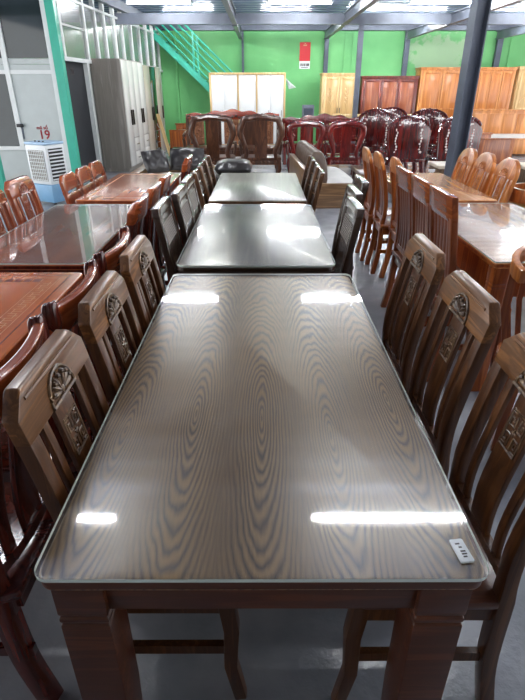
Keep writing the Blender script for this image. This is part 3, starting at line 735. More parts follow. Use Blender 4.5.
def throne(label, loc, rz, W=.36, H=1.1):
    """faces -y locally: shaped solid back, pearl inlay on both sides"""
    t = thing('inlaid_armchair', label, 'chair', loc, rz, 'dark red pearl-inlaid armchairs')
    mw = M['darkinlay']; D = .52
    MB().box(-W, W, -D, .02, .38, .44).build('seat', mw, t, bevel=.012)
    for sx in (-1, 1):
        for y in (-D+.05, -.02): MB().tube([(sx*(W-.05), y, .39), (sx*(W-.02), y, .2), (sx*(W-.06), y, .05), (sx*(W-.01), y, 0)], [.05, .045, .03, .04], 8).build('leg', mw, t)
        a = MB(); a.box(sx*W-.025, sx*W+.025, -D+.06, .0, .6, .655)
        a.tube([(sx*W, -D+.07, .42), (sx*W, -D+.05, .62)], .03, 8); lumps(a, [(sx*W, -D+.1+q*.09, .52) for q in range(5)], .05, .9)
        a.build('armrest', mw, t, bevel=.006)
    out = [(-W*.9, .44), (-W*1.0, .7), (-W*1.05, .88), (-W*.92, .95), (-W*.8, .99), (-W*.5, H-.04), (0, H), (W*.5, H-.04), (W*.8, .99), (W*.92, .95), (W*1.05, .88), (W*1.0, .7), (W*.9, .44)]
    b = MB().prism(out, 0, .05, 'xz').build('backrest', mw, t, bevel=.012)
    m = MB()
    for x in (-W, W): m.tube([(x*.97, .025, .46), (x*1.0, .025, .7), (x*1.04, .025, .88), (x*.85, .025, .985)], .022, 7)
    m.tube([(W*.97*math.cos(a), .025, .94+(H-.94)*math.sin(a)) for a in fr(.15, PI-.15, 14)], .026, 7); lumps(m, [(W*.9*math.cos(a), .025, .95+(H-.95)*math.sin(a)) for a in fr(.2, PI-.2, 14)], .036, .7)
    m.build('carved_border', mw, t)
    R = random.Random(int(abs(loc[0])*100))
    for side, y in ((-1, -.002), (1, .052)):
        for sx in (-1, 1):
            m = MB()
            P = [(sx*W*(.62+R.uniform(-.05, .05)), y, z) for z in fr(.55, .9, 8)]; m.tube(P, .002, 4)
            for p in P: m.blob(p, R.uniform(.01, .026), .003, R.uniform(.01, .022), 7, 5)
            m.build('pearl_inlay', M['pearl'], t)
        m = MB()
        P = [(W*.55*math.cos(q), y, .95+.08*math.sin(q)+R.uniform(-.02, .02)) for q in fr(.4, PI-.4, 8)]; m.tube(P, .002, 4)
        for p in P: m.blob(p, R.uniform(.012, .03), .003, R.uniform(.008, .018), 7, 5)
        m.build('pearl_inlay', M['pearl'], t)
    return t
throne('large pearl-inlaid dark red armchair seen from behind, nearest of its set', (2.5, 9.3, 0), PI, W=.34, H=1.1)
throne('pearl-inlaid dark red armchair second from left, facing the camera by the slim column', (2.3, 11.1, 0), 0, W=.36, H=1.14)
throne('pearl-inlaid dark red armchair between two others, mostly hidden behind the nearest one', (2.85, 12.1, 0), 0, W=.34, H=1.14)
throne('pearl-inlaid dark red armchair turned sideways right of the nearest one', (3.38, 11.2, 0), -.25, W=.38, H=1.14)
throne('pearl-inlaid dark red armchair seen from behind, split by the grey steel column', (3.36, 9.3, 0), PI+.1, W=.36, H=1.1)
# low chest behind the column and dark cabinet at right edge
def chest(label, x0, x1, y0, y1, H, name='side_cabinet'):
    t = thing(name, label, 'cabinet', ((x0+x1)/2, (y0+y1)/2, 0)); a, b = (x1-x0)/2, (y1-y0)/2
    MB().box(-a, a, -b, b, .04, H-.04).box(-a+.03, a-.03, -b+.03, b-.03, 0, .04).build('body', M['darkcab'], t, bevel=.004)
    MB().box(-a-.02, a+.02, -b-.02, b+.02, H-.04, H).build('top', M['palestone'], t, bevel=.005)
    for sx in (-1, 0):
        d = MB().box(sx*a+.03, (sx+1)*a-.03, -b-.015, -b, .1, H-.1).build('door', M['darkcab'], t, bevel=.004)
    return t
x0, z0 = at(432, 150, 6.9)
chest('dark wooden side cabinet with pale top behind the steel column', 2.35, 2.95, 7.0, 7.45, .62)
chest('dark cabinet at the right photo edge beyond the oak chairs', 3.45, 4.2, 6.9, 7.35, .62)
sb = thing('spray_bottle', 'white spray bottle standing by the dark side cabinet', 'bottle', (2.18, 6.75, 0))
ST = MB().lathe([(.12, 0), (.14, .01), (.14, .02), (.03, .04), (.03, .36), (.12, .4), (.12, .42)], n=16).build('plant_stool', M['darkcab'], loc=(2.18, 6.75, 0)); tag(ST, 'small round stool under the white spray bottle', 'stool')
sb.location = (2.18, 6.75, .4205)
MB().lathe([(.03, 0), (.035, .01), (.035, .1), (.012, .14), (.012, .16)], n=14).build('bottle_body', M['white'], sb)
MB().box(-.05, .025, -.012, .012, .16, .19).box(-.035, -.022, -.008, .008, .11, .16).build('trigger_head', M['white'], sb, bevel=.004)

# ------------------------------------------------------------------ sofas
def cushion(name, label, loc, size, rot, mat, tuft=True, group=None, parent=None):
    m = MB(); sx, sy, sz = size
    R = Matrix.Rotation(rot[2], 4, 'Z') @ Matrix.Rotation(rot[0], 4, 'X') @ Matrix.Rotation(rot[1], 4, 'Y')
    n, k = 14, 10; grid = {}
    for s_ in (1, -1):
        for i in range(n+1):
            for j in range(k+1):
                u, v = -1+2*i/n, -1+2*j/k
                th = (1-abs(u)**4)**.5*(1-abs(v)**4)**.5
                th = max(th, 0)
                if tuft:
                    for (a, b) in ((-.45, -.3), (.45, -.3), (0, .3), (-.75, .4), (.75, .4), (0, -.75)): th -= .32*math.exp(-((u-a)**2/.03+(v-b)**2/.05))
                sq = 1-.06*(abs(u*v))
                edge = i in (0, n) or j in (0, k)
                if edge and s_ < 0: grid[(s_, i, j)] = grid[(1, i, j)]; continue
                grid[(s_, i, j)] = m.bm.verts.new(R @ Vector((u*sx/2*sq, v*sy/2*sq, s_*max(th, .02 if not edge else 0)*sz/2)))
        for i in range(n):
            for j in range(k): m.face([grid[(s_, i, j)], grid[(s_, i+1, j)], grid[(s_, i+1, j+1)], grid[(s_, i, j+1)]])
    o = m.build(name, mat, parent, angle=80, loc=loc)
    for p in o.data.polygons: p.use_smooth = True
    if label: tag(o, label, 'cushion', group)
    return o
sf = thing('sofa', 'low black leather corner sofa with wooden arm in front of the grey wardrobes', 'sofa', (-1.28, 8.3, 0))
MB().box(-.5, .5, -.4, .45, .06, .2).build('base', M['leather'], sf, bevel=.02)
MB().box(-.66, -.52, -.55, .45, .0, .42).build('arm', M['sofawood'], sf, bevel=.01)
MB().box(-.5, .5, .36, .47, .2, .42).build('back_frame', M['sofawood'], sf, bevel=.01)
cushion('seat_cushion', None, (0, -.03, .26), (1.0, .74, .14), (0, 0, 0), M['cream'], False, parent=sf)
for x in (-.45, .45): MB().box(x-.03, x+.03, -.36, -.3, 0, .06).build('leg', M['sofawood'], sf)
cushion('cushion', 'black leather cushion leaning sideways at the left end of the black sofa', (-1.62, 8.2, .53), (.42, .36, .18), (1.05, 0, .7), M['leather'], True, 'tufted black leather cushions')
cushion('cushion', 'large tufted black leather cushion standing in the middle of the black sofa', (-1.17, 8.42, .535), (.56, .36, .2), (1.15, 0, 0), M['leather'], True, 'tufted black leather cushions')
ot = thing('ottoman', 'black leather ottoman seat just beyond the third table', 'ottoman', (-.42, 8.1, 0))
MB().box(-.29, .29, -.3, .3, .06, .36).build('base', M['leather'], ot, bevel=.02)
cushion('seat_cushion', None, (0, 0, .46), (.58, .6, .22), (0, 0, 0), M['leather'], False, parent=ot)
MB().box(-.26, .26, -.26, .26, 0, .06).build('plinth', M['black'], ot)
s2 = thing('sofa', 'brown leather sofa with wooden frame, its end facing the camera right of third table', 'sofa', (.93, 8.3, 0), math.radians(3))
MB().box(-.3, .38, -.9, .9, .1, .24).build('base', M['sofawood'], s2, bevel=.01)
MB().box(-.3, .46, -.97, -.9, .0, .34).build('arm', M['sofawood'], s2, bevel=.01)
MB().box(-.3, .46, .9, .97, .0, .34).build('arm', M['sofawood'], s2, bevel=.01)
MB().box(-.4, -.32, -.95, .95, .06, .53).build('back_frame', M['sofawood'], s2, bevel=.01)
cushion('seat_cushion', None, (.1, 0, .3), (.66, 1.76, .14), (0, 0, 0), M['cream'], False, parent=s2)
for k in range(3):
    m = MB()
    for q in range(5): m.blob((0, -.22+q*.11, 0), .13, .075, .26, 12, 9, .8)
    c = m.build('back_cushion', M['brownleather'], s2, loc=(-.17, -.58+k*.58, .5)); c.rotation_euler = (0, -.18, 0)
MB().box(-.28, .36, -.86, .86, 0, .1).build('plinth', M['black'], s2)
# small dark stool-table by sofa
ct = thing('coffee_table', 'low dark wooden coffee table right of the brown leather sofa', 'table', (1.75, 8.2, 0))
MB().box(-.3, .3, -.5, .5, .36, .41).build('tabletop', M['umber'], ct, bevel=.006)
for x in (-.24, .24):
    for y in (-.44, .44): MB().box(x-.03, x+.03, y-.03, y+.03, 0, .36).build('leg', M['umber'], ct)

# ------------------------------------------------------------------ wardrobes along the back wall
WB = 16.55          # their backs
def wardrobe(label, x0, x1, H, mat, n, tiers=False, D=.58, panel=None, group=None, yb=WB, cornice=True, hand=True, split=.36, field=None):
    t = thing('wardrobe', label, 'wardrobe', ((x0+x1)/2, yb, 0), 0, group); a = (x1-x0)/2; c = .07 if cornice else .02
    MB().box(-a, a, -D, 0, .08, H-c).build('body', mat, t, bevel=.004)
    MB().box(-a+.01, a-.01, -D+.02, -.01, 0, .08).build('plinth', mat, t)
    if cornice: MB().box(-a-.03, a+.03, -D-.035, 0, H-.035, H).box(-a-.015, a+.015, -D-.02, 0, H-.07, H-.035).build('cornice', mat, t, bevel=.006)
    else: MB().box(-a, a, -D-.012, 0, H-.02, H).build('top_board', mat, t, bevel=.003)
    w = (2*a-.1)/n; yf = -D-.001
    for k in range(n):
        xa = -a+.05+k*w+.006; xb = xa+w-.012
        segs = [(.12, H-c-.03)] if not tiers else [(.12, split*H), (split*H+.02, H-c-.03)]
        for z0, z1 in segs:
            d = MB(); d.box(xa, xb, yf-.018, yf, z0, z1).build('door', panel or field or mat, t, bevel=.003)
            dr = t.children[-1]
            if not panel:
                f = MB(); e = .055; yy = yf-.028
                f.box(xa, xa+e, yy, yf-.017, z0, z1).box(xb-e, xb, yy, yf-.017, z0, z1).box(xa+e, xb-e, yy, yf-.017, z0, z0+e).box(xa+e, xb-e, yy, yf-.017, z1-e, z1)
                if tiers and z1-z0 > .9: f.box(xa+e, xb-e, yy, yf-.017, z0+.22, z0+.22+e*.8)
                f.build('door_frame', mat, dr, bevel=.004)
                if mat is M['pale']:     # carved arch and scrolls on the pale doors
                    cx_, hw_ = (xa+xb)/2, (xb-xa)/2-.1; zc = z0+(z1-z0)*.32; cv = MB()
                    cv.tube([(cx_+hw_*math.cos(a_), yf-.02, zc+hw_*.9*math.sin(a_)) for a_ in fr(0, PI, 12)], .014, 6)
                    for q in range(7): cv.tube([(cx_, yf-.02, z1-.3-q*.055), (cx_+.06*(1 if q % 2 else -1), yf-.024, z1-.27-q*.055), (cx_, yf-.02, z1-.3-(q+1)*.055)], .009, 6)
                    cv.tube([(cx_, yf-.02, zc+hw_*.9), (cx_, yf-.02, z1-.68)], .008, 6); cv.build('door_carving', mat, dr)
            if hand:
                hx = xb-.03 if k % 2 == 0 else xa+.03
                zz = (z0+z1)/2 if not tiers else (z1-.1 if z0 < .3 else z0+.12)
                MB().box(hx-.008, hx+.008, yf-.05, yf-.034, zz-.07, zz+.07).box(hx-.005, hx+.005, yf-.036, yf-.02, zz-.06, zz-.045).box(hx-.005, hx+.005, yf-.036, yf-.02, zz+.045, zz+.06).build('handle', M['handle'], dr)
    return t
YF = WB-.6
def wx(px, py=90): return at(px, py, YF)[0]
# white three-part wardrobe with oak frame
t = thing('wardrobe', 'white wardrobe in three bays with honey-coloured frame against the green wall', 'wardrobe', ((wx(211)+wx(285))/2, 16.05, 0)); a = (wx(285)-wx(211))/2; H = at(250, 72.5, YF-.5)[1]
MB().box(-a, -a+.05, -.55, 0, 0, H-.05).box(a-.05, a, -.55, 0, 0, H-.05).box(-a, a, -.55, 0, H-.05, H).box(-a+.05, a-.05, -.52, 0, .0, .1).build('frame', M['pale'], t, bevel=.004)
MB().box(-a+.05, a-.05, -.48, -.02, .1, H-.05).build('body', M['white'], t)
b1, b2 = -a+2*a*.375, -a+2*a*.62
for x in (b1, b2): MB().box(x-.02, x+.02, -.55, -.482, .1, H-.05).build('divider', M['pale'], t)
for xa, xb in ((-a+.055, (-a+b1)/2+.01), ((-a+b1)/2+.018, b1-.024), (b1+.024, b2-.024), (b2+.024, (b2+a)/2-.02), ((b2+a)/2-.012, a-.055)):
    d = MB().box(xa, xb, -.53, -.4805, .105, H-.055).build('door', M['whitegloss'], t, bevel=.004)
    if xb-xa < .5: pass
    hx = xb-.05
    MB().tube([(hx, -.531, .82), (hx, -.56, .83), (hx, -.56, .97), (hx, -.531, .98)], .008, 6).build('handle', M['chrome'], d)
wardrobe('pale ash wardrobe with carved doors behind the slim grey column', wx(322), wx(357)+.0, 1.9, M['pale'], 2, field=M['palefield'])
wardrobe('dark reddish brown three-door wardrobe, lowest in the row', wx(362), wx(417.5), 1.83, M['reddark'], 3, field=M['oldred'])
wardrobe('honey oak wardrobe with double doors left of the big steel column', wx(419.5), wx(462), 2.04, M['oakward'], 2, tiers=True, field=M['oakfield'])
wardrobe('wide honey oak four-door wardrobe crossed by the big steel column', wx(465.5), wx(513), 2.04, M['oakward'], 4, tiers=True, field=M['oakfield'])
wardrobe('pale ash wardrobe cut off by the right edge of the photo', wx(516.5), wx(516.5)+1.2, 2.06, M['pale'], 2, tiers=True, field=M['palefield'])
# carved fields on the pale wardrobe
# ------------------------------------------------------------------ grey wardrobes on the left
def greyward(label, y0, y1, n, door, H, mirror=None):
    yc = (y0+y1)/2
    t = thing('wardrobe', label, 'wardrobe', (-3.235+(yc-10.95)*.055, yc, 0), PI/2-.055); a = (y1-y0)/2; D = .57
    # local x runs along world y, local -y faces the room (+x world)
    MB().box(-a, a, -D, 0, .06, H).build('body', M['greywood'], t, bevel=.003)
    MB().box(-a+.01, a-.01, -D+.03, -.02, 0, .06).build('plinth', M['greywood'], t)
    w = 2*a/n
    for k in range(n):
        xa, xb = -a+k*w+.004, -a+(k+1)*w-.004
        dm = M['mirror'] if mirror == k else door
        d = MB().box(xa, xb, -D-.02, -D, .62 if k % 2 else .1, H-.02).build('door', dm, t, bevel=.002)
        hx = xb-.06 if k % 2 == 0 else xa+.06
        MB().box(hx-.012, hx+.012, -D-.05, -D-.021, .86, 1.14).build('handle', M['handle'], d, bevel=.003)
        if k % 2:
            for z0, z1 in ((.1, .35), (.36, .61)):
                dr = MB().box(xa, xb, -D-.02, -D, z0, z1).build('drawer', dm, t, bevel=.002)
                MB().box((xa+xb)/2-.07, (xa+xb)/2+.07, -D-.04, -D-.021, (z0+z1)/2-.01, (z0+z1)/2+.01).build('handle', M['chrome'], dr, bevel=.003)
    return t
greyward('grey oak wardrobe with glossy pale doors, its grey side facing the camera', 10.95, 12.5, 4, M['greygloss'], 2.02)
greyward('taupe gloss wardrobe behind the pale one, next to the green wall', 12.53, 14.1, 3, M['taupegloss'], 1.98, mirror=1)

# ------------------------------------------------------------------ beds and boards
def bed(label, x0, x1, y0, y1, mat, hh, fh, name='bed', mattress=True):
    t = thing(name, label, 'bed', ((x0+x1)/2, (y0+y1)/2, 0)); a, b = (x1-x0)/2, (y1-y0)/2
    h = MB().box(-a, a, b-.06, b, .0, hh-.04).box(-a-.02, a+.02, b-.08, b+.015, hh-.04, hh); h.build('headboard', mat, t, bevel=.006)
    m = MB(); n = 4
    for k in range(n):
        xa = -a+.06+k*(2*a-.12)/n; m.box(xa+.03, xa+(2*a-.12)/n-.03, b-.075, b-.059, .42, hh-.1)
    m.build('headboard_panel', mat, t, bevel=.008)
    MB().box(-a, a, -b, -b+.05, .06, fh-.03).box(-a-.01, a+.01, -b-.015, -b+.06, fh-.03, fh).build('footboard', mat, t, bevel=.005)
    for sx in (-1, 1): MB().box(sx*a-.03*(sx > 0), sx*a+.03*(sx < 0), -b+.05, b-.06, .18, .4).build('side_rail', mat, t, bevel=.004)
    for sx in (-1, 1):
        MB().box(sx*a-.07*(sx > 0), sx*a+.07*(sx < 0), -b-.005, -b+.07, 0, fh-.031).build('leg', mat, t)
    if mattress: MB().box(-a+.04, a-.04, -b+.06, b-.085, .28, .43).build('slat_base', M['cream'], t, bevel=.02)
    return t
bed('honey oak bed with tall panelled headboard below the oak wardrobes', 5.62, 7.3, 13.5, 14.95, M['oakward'], 1.02, .42)
bed('orange-brown bed frame in front of the oak wardrobe, right of the column', 4.4, 5.4, 11.6, 12.9, M['oakd'], .6, .58)
bed('orange-brown bed with dark headboard by the green wall at left', -2.55, -1.75, 15.2, 16.5, M['oakd'], .6, .5)
t = thing('headboard', 'pale yellow bed headboard behind the dark inlaid armchairs', 'headboard', (2.9, 14.2, 0))
MB().box(-1.05, 1.05, -.03, .03, .0, .86).build('board', M['pale'], t, bevel=.005); MB().box(-1.08, 1.08, -.045, .045, .86, .94).build('cap_rail', M['pale'], t, bevel=.01)
pl = MB().box(-.04, .04, -.012, .012, -.5, .5).build('wooden_plank', M['pale'], loc=(-2.42, 13.4, .505)); pl.rotation_euler = (.12, -.22, 0); tag(pl, 'pale wooden plank leaning beside the taupe wardrobe', 'plank')
pl.location = (-2.36, 13.3, .5)
sp = thing('speaker_box', 'grey speaker box standing before the green wall', 'speaker', (at(308, 112, 14.6)[0], 14.6, 0))
MB().box(-.15, .15, -.12, .12, .02, 1.14).build('cabinet', M['steel'], sp, bevel=.01)
MB().box(-.12, .12, -.13, -.12, .1, 1.06).build('grille', M['steeld'], sp); MB().box(-.1, .1, -.1, .1, 0, .02).build('foot', M['black'], sp)

# ------------------------------------------------------------------ air cooler
ac = thing('air_cooler', 'white evaporative air cooler with blue tank and louvred front', 'air cooler', (-3.1, 7.75, 0), math.radians(-28))
MB().box(-.2, .2, -.17, .17, .29, .82).build('body', M['white'], ac, bevel=.015)
MB().box(-.21, .21, -.18, .18, .04, .29).build('water_tank', M['blueplast'], ac, bevel=.02)
MB().box(-.205, .205, -.175, .175, .82, .855).build('top_panel', M['paleblue'], ac, bevel=.012)
m = MB().box(-.155, .155, -.176, -.168,   .34, .75); m.build('filter_grille', M['mesh'], ac)
m = MB()
for k in range(9): m.box(-.155, .155, -.184, -.175, .35+k*.048, .358+k*.048)
for k in range(9): m.box(-.15+k*.037, -.144+k*.037, -.184, -.175, .34, .75)
m.build('grille_bars', M['white'], ac)
m = MB().box(.2, .204, -.125, .125, .34, .77); m.build('louvre_recess', M['black'], ac)
for k in range(9): MB().box(.2, .215, -.125, .125, .35+k*.048, .368+k*.048).build('louvre', M['white'], ac)
m = MB()
for k in range(3): m.lathe([(.013, 0), (.013, .012)], (-.08+k*.08, -.08, .855), 10)
m.build('knob', M['ink'], ac)
for x in (-.17, .17):
    for y in (-.14, .14): MB().lathe([(.02, 0), (.02, .04)], (x, y, 0), 10).build('caster', M['black'], ac)

# ------------------------------------------------------------------ the hall
struct('wall_light_block', MB().box(-7, 9.5, -3.65, -3.5, 0, 3.35), M['light_block'])  # unseen wall added behind the camera to block daylight fill
struct('floor', MB().box(-7, 9.5, -3.5, 17.05, -.1, 0), M['floor'])
YW = 16.9
bw = MB().box(-7, 9.5, YW, YW+.15, 0, 3.35)
struct('wall_back', bw, M['green'])
m = MB()
for px in (188, 344, 352, 508):
    x = at(px, 60, YW)[0]; m.box(x-.015, x+.015, YW-.02, YW, 0, 3.1)
struct('trim_1', m, M['green'])
for i, (px, w) in enumerate(((243, .06), (326, .12), (405.5, .14), (497, .16), (176, .06))):
    x = at(px, 60, YW-.1)[0]
    struct('trim_%d' % (i+2), MB().box(x-w/2, x+w/2, YW-.14, YW-.021, 0, 3.05), M['steeld'] if i != 4 else M['green'])
# profiled steel deck, ribs across the hall
m = MB(); y = -3.5; prof = []
while y < 16.9:
    prof += [(y, 3.24), (y+.12, 3.24), (y+.16, 3.17), (y+.30, 3.17), (y+.34, 3.24)]; y += .34
prof2 = [(-3.5, 3.34)]+[]
poly = prof+[(prof[-1][0], 3.32), (-3.5, 3.32)]
cl = []
for p in poly:
    if not cl or p != cl[-1]: cl.append(p)
A = [m.bm.verts.new((-7, p[0], p[1])) for p in cl]; Bv = [m.bm.verts.new((9.5, p[0], p[1])) for p in cl]
for i in range(len(cl)): m.face([A[i], A[(i+1) % len(cl)], Bv[(i+1) % len(cl)], Bv[i]])
struct('ceiling', m, M['deck'], angle=180)
nb = [7]
def trim(mb, mat):
    o = struct('trim_%d' % nb[0], mb, mat); nb[0] += 1; return o
def ibeam_x(y, z0, z1, x0, x1, w=.16):
    return MB().box(x0, x1, y-w/2, y+w/2, z0, z0+.02).box(x0, x1, y-w/2, y+w/2, z1-.02, z1).box(x0, x1, y-.012, y+.012, z0+.02, z1-.02)
def ibeam_y(x, z0, z1, y0, y1, w=.1):
    return MB().box(x-w/2, x+w/2, y0, y1, z0, z0+.018).box(x-w/2, x+w/2, y0, y1, z1-.018, z1).box(x-.01, x+.01, y0, y1, z0+.018, z1-.018)
# main cross beam carried by the columns; channel face towards the camera
BY = 13.0
trim(MB().box(-3.3, 9.5, BY-.06, BY+.06, at(300, 24.5, BY)[1], at(300, 13.5, BY)[1]), M['steel'])
trim(MB().box(-3.3, 9.5, YW-.3, YW-.15, 2.96, 3.12), M['steeld'])
for yy in (5.5, -1.0): trim(ibeam_x(yy, 2.98, 3.16, -7, 9.5), M['steel'])
for x in (-.58, 1.8, 4.1, 6.6):
    trim(ibeam_y(x, 2.75, 2.95, 6.5, BY-.09), M['steel']); trim(ibeam_y(x, 2.74, 2.94, BY+.09, YW-.31), M['steel'])
zb = at(300, 24.5, BY)[1]
xm = at(356, 100, BY)[0]
trim(MB().box(xm-.055, xm+.055, BY-.05, BY+.05, 0, zb-.001), M['steel'])
xl = at(116.5, 45, BY)[0]
trim(MB().box(xl-.07, xl+.07, BY-.06, BY+.06, 2.04, zb-.001).box(xl-.07, xl-.05, BY-.06, BY+.06, 0, 2.04), M['steeld'])
# big H column on the right
CYc = 6.3; cxc = at(467, 90, CYc)[0]
m = MB(); w, d, tf = .075, .08, .014
m.box(-w, -w+tf, -d, d, 0, 3.165).box(w-tf, w, -d, d, 0, 3.165).box(-w+tf, w-tf, -.008, .008, 0, 3.165)
o = trim(m, M['steeld']); o.location = (cxc, CYc, 0)
o.rotation_euler = (0, 0, .12)
# ------------------------------------------------------------------ office front at left
YO = 9.6; XS = -3.31
SWA = .055
def swing(o):
    p = Vector((XS, YO, 0)); R = Matrix.Rotation(-SWA, 4, 'Z')
    o.matrix_world = Matrix.Translation(p) @ R @ Matrix.Translation(-p) @ o.matrix_world
    return o
def ox(px, py): return at(px, py, YO)
zr1, zr2 = ox(30, 72)[1], ox(30, 148)[1]
xr = XS
m = MB().box(-7, xr-.1, YO, YO+.05, 0, zr2-.03)
struct('wall_left', m, M['panel'])
xm1 = ox(9, 72)[0]
m = MB()
m.box(-7, xr-.1, YO-.03, YO+.05, zr2-.03, zr2+.03).box(-7, xr-.1, YO-.03, YO+.05, zr1-.03, zr1+.03)
m.box(xm1-.05, xm1+.03, YO-.035, YO+.05, zr2+.03, 3.17).box(xr-.18, xr-.1, YO-.035, YO+.05, 0, 3.17)
trim(m, M['frame'])
w1 = struct('window_1', MB().box(-7, xm1-.05, YO, YO+.01, zr2+.03, zr1-.03), M['smoke'])
w2 = struct('window_2', MB().box(-7, xr-.18, YO+.001, YO+.011, zr1+.2, 3.17), M['smoke'])
trim(MB().box(xm1+.03, xr-.18, YO-.005, YO+.03, zr2+.03, zr1-.03), M['panel'])
m = MB()
for z in (zr1+.03, zr1+.115): m.box(-7, xr-.18, YO-.008, YO+.03, z, z+.08)
trim(m, M['panel'])
z19 = ox(45, 135)[1]; x19 = ox(45, 135)[0]
lo = lettering('door_number', '19', .2, M['crimson'], (x19, YO-.008, z19)); tag(lo, 'crimson number 19 on the office front panel', 'number')
lo = lettering('door_caption', 'mã số', .08, M['crimson'], (x19-.02, YO-.008, ox(45, 129)[1]+.02)); tag(lo, 'small crimson lettering above the number 19', 'lettering')
lk = thing('door_lock', 'grey lock and handle on the office front left of the 19', 'lock', (ox(22, 130)[0], YO-.005, ox(22, 130)[1]))
MB().box(-.03, .03, -.02, 0, -.14, .1).build('lock_plate', M['steel'], lk, bevel=.004); MB().box(-.05, .06, -.06, -.02, .05, .1).build('lever', M['black'], lk, bevel=.005)
# teal corner post
trim(MB().box(xr-.1, xr+.04, YO-.06, YO+.08, 0, 3.17), M['teal'])
tp = at(1, 170, 8.2); trim(MB().box(tp[0]-.1, tp[0]+.02, 8.15, 8.25, 0, .75), M['teal'])
# side wall of the office running back: open doorway filled by a sheet painted as dark interior shade, then boarding, glazing above
zt = at(62, 59, YO+.3)[1]
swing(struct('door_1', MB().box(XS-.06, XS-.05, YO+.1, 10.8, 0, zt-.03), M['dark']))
swing(trim(MB().box(XS-.05, XS+.03, 10.72, 10.82, 0, zt-.03), M['frame']))
for k in range(6): swing(struct('wall_side' if not k else 'wall_side_%d' % (k+1), MB().box(XS-.1, XS-.02, 10.83+k, 11.83+k+.02*(k == 5), 0, zt-.03), M['panel']))
m = MB().box(XS-.05, XS+.04, YO+.08, 16.85, zt-.03, zt+.03).box(XS-.05, XS+.04, YO+.08, 16.85, 3.08, 3.17).box(XS-.05, XS+.03, YO+.08, 16.85, 2.84, 2.88)
ys = [9.72, 10.85, 11.45, 12.0, 12.65, 13.2, 13.9, 14.6, 15.3, 16.0, 16.6]
for yy in ys: m.box(XS-.04, XS+.035, yy, yy+.08, zt+.03, 3.08)
m.box(XS-.03, XS+.02, 9.8, 10.85, 2.45, 2.48)
swing(trim(m, M['frame']))
for i, yy in enumerate(ys[:-1]):
    swing(struct('window_%d' % (i+3), MB().box(XS-.005, XS+.003, yy+.08, ys[i+1], zt+.03, 2.84), M['pane']))
struct('wall_office_back', MB().box(-7, -6.9, YO+.06, YW, 0, 3.17), M['panel'])
lo = lettering('door_number', '20', .16, M['ink'], (XS-.0482, 10.15, 1.78), (PI/2, 0, PI/2)); tag(lo, 'dark number 20 in the office doorway', 'number'); bpy.context.view_layer.update(); swing(lo)
swing(trim(MB().box(XS+.05, XS+.16, YO+.08, YW-.35, 3.0, 3.165), M['steeld']))
# ------------------------------------------------------------------ stairs along the green wall
st = thing('staircase', 'teal steel staircase rising to the left along the green wall', 'staircase', (0, YW, 0))
ax, az = at(152, 33, YW-.72); bx_, bz_ = at(199, 79, YW-.72); sl_ = (az-bz_)/(bx_-ax)
xe = ax+az/sl_
def zon(x): return az-(x-ax)*sl_
xs = ax-.15
for yy in (-.72, -.2):
    MB().tube([(xs, yy, zon(xs)), (xe, yy, .02)], 1, rect=(.03, .15)).build('stringer', M['teal'], st)
k = 0; x = xs+.1
while x < xe-.15:
    MB().box(x-.05, x+.17, -.7, -.22, zon(x)-.03+.02, zon(x)+.015).build('tread', M['teal'], st); x += .26
for q in range(5):
    dz = .25+q*.2 if q < 4 else 1.02
    x1, x2 = xs+.1, xe-.7
    x1 = max(xs, ax+(zon(ax)+dz-3.05)/sl_)
    MB().tube([(x1, -.72, zon(x1)+dz), (x2, -.72, zon(x2)+dz)], .026, 6).build('handrail', M['teal'], st)
for xp in (at(194, 60, YW-.7)[0], at(194, 60, YW-.7)[0]+.12, xe-.75):
    MB().tube([(xp, -.72, zon(xp)), (xp, -.72, zon(xp)+1.04)], 1, rect=(.05, .05)).build('baluster', M['teal'], st)
# ------------------------------------------------------------------ notices
xr_, zr_ = at(305, 55.5, YW-.02)
nt_ = thing('wall_calendar', 'red wall calendar hanging on the green wall', 'calendar', (xr_, YW-.001, zr_))
hw = .155
MB().box(-hw, hw, -.015, 0, -.14, .33).build('red_sheet', M['redprint'], nt_); MB().box(-hw, hw, -.02, -.001, -.34, -.141).build('date_pad', M['white'], nt_)
m = MB()
for x in (-.1, -.045, .01, .07, .11): m.box(x-.02, x+.016, -.022, -.0195, -.27, -.2)
m.box(-.1, .1, -.022, -.0195, -.31, -.295); m.build('printed_lines', M['ink'], nt_)
MB().box(-.05, .05, -.017, -.0145, .24, .27).box(-.02, .02, -.017, -.0145, .29, .305).build('gold_print', M['inlayline'], nt_)
xk, zk = at(291, 83, YW-.02)
pk = MB(); pts = [(-.16, 0, .13), (.16, 0, -.12), (-.06, -.0, -.16), (-.03, -.05, -.04)]
V = [pk.bm.verts.new(p) for p in pts]+[pk.bm.verts.new((p[0], p[1]+.006, p[2])) for p in pts]
for f in ((0, 1, 3), (0, 3, 2), (3, 1, 2)): pk.face([V[i] for i in f]); pk.face([V[i+4] for i in reversed(f)])
for a_, b_ in ((0, 1), (1, 2), (2, 0)): pk.face([V[a_], V[b_], V[b_+4], V[a_+4]])
o = pk.build('paper_plane', M['white'], loc=(xk, YW-.008, zk)); tag(o, 'folded white paper plane stuck on the green wall', 'paper')

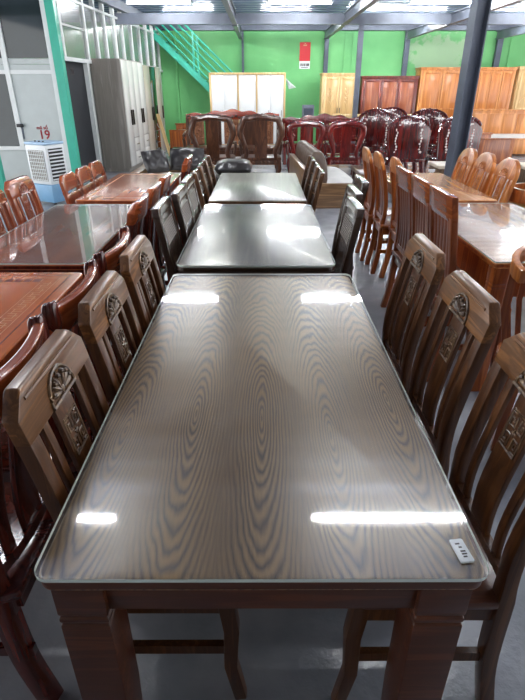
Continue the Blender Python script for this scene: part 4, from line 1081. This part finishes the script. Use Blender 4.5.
# ------------------------------------------------------------------ tube lights
EM = 85.0
mt = bpy.data.materials['lit_tube']; mt.node_tree.nodes['Principled BSDF'].inputs['Emission Strength'].default_value = EM
def fixture():
    t = thing('ceiling_light', '', 'ceiling light', group='fluorescent tube lights')
    MB().box(-.62, .62, -.03, .03, .045, .08).build('housing', M['white'], t, bevel=.004)
    MB().box(-.64, -.6, -.02, .02, 0, .046).box(.6, .64, -.02, .02, 0, .046).build('socket', M['white'], t)
    MB().tube([(x, 0, .02) for x in (-.6, 0, .6)], .016, 10).build('tube', M['tube'], t)
    for x in (-.45, .45): MB().tube([(x, 0, .08), (x, 0, .2)], .006, 6).build('hanger', M['steel'], t)
    return t
FX = fixture(); first = True
rows = [(2.9, (-1.74, 1.0, 3.7, 6.4), 'first row from the camera'), (7.55, (-1.3, 1.25, 3.9, 6.5), 'second row'), (11.75, (-1.98, .75, 3.5, 6.2), 'third row'), (14.9, (.6, 2.75, 3.95, 6.4, -1.8), 'last row by the green wall'), (12.6, (-5.0,), 'office behind the glazing, added to brighten its dim interior')]  # office tube is unseen, added to lift the dim room behind the panes
seat_ = ['leftmost', 'second from left', 'third from left', 'rightmost', 'extra']
for yy, xs_, nm in rows:
    for i, xx in enumerate(xs_):
        lab = 'white fluorescent tube light, %s in the %s' % (seat_[i], nm)
        if nm.startswith('last'): lab = 'white fluorescent tube light %s behind the cross beam by the green wall' % ['left of centre', 'right of centre', 'farther right of centre', 'at the far right', 'at the far left'][i]
        z = 2.97
        if first: FX.location = (xx, yy, z); FX['label'] = lab; first = False
        else: dup(FX, (xx, yy, z), 0, lab)

# ------------------------------------------------------------------ daylight from the open side and exposure
w = bpy.data.worlds.new('daylight'); S.world = w; w.use_nodes = True
w.node_tree.nodes['Background'].inputs[0].default_value = (.97, .98, 1, 1); w.node_tree.nodes['Background'].inputs[1].default_value = 1.3
vs = S.view_settings; vs.view_transform = 'Standard'; vs.look = 'None'; vs.exposure = 1.42; vs.gamma = 1; vs.use_curve_mapping = False
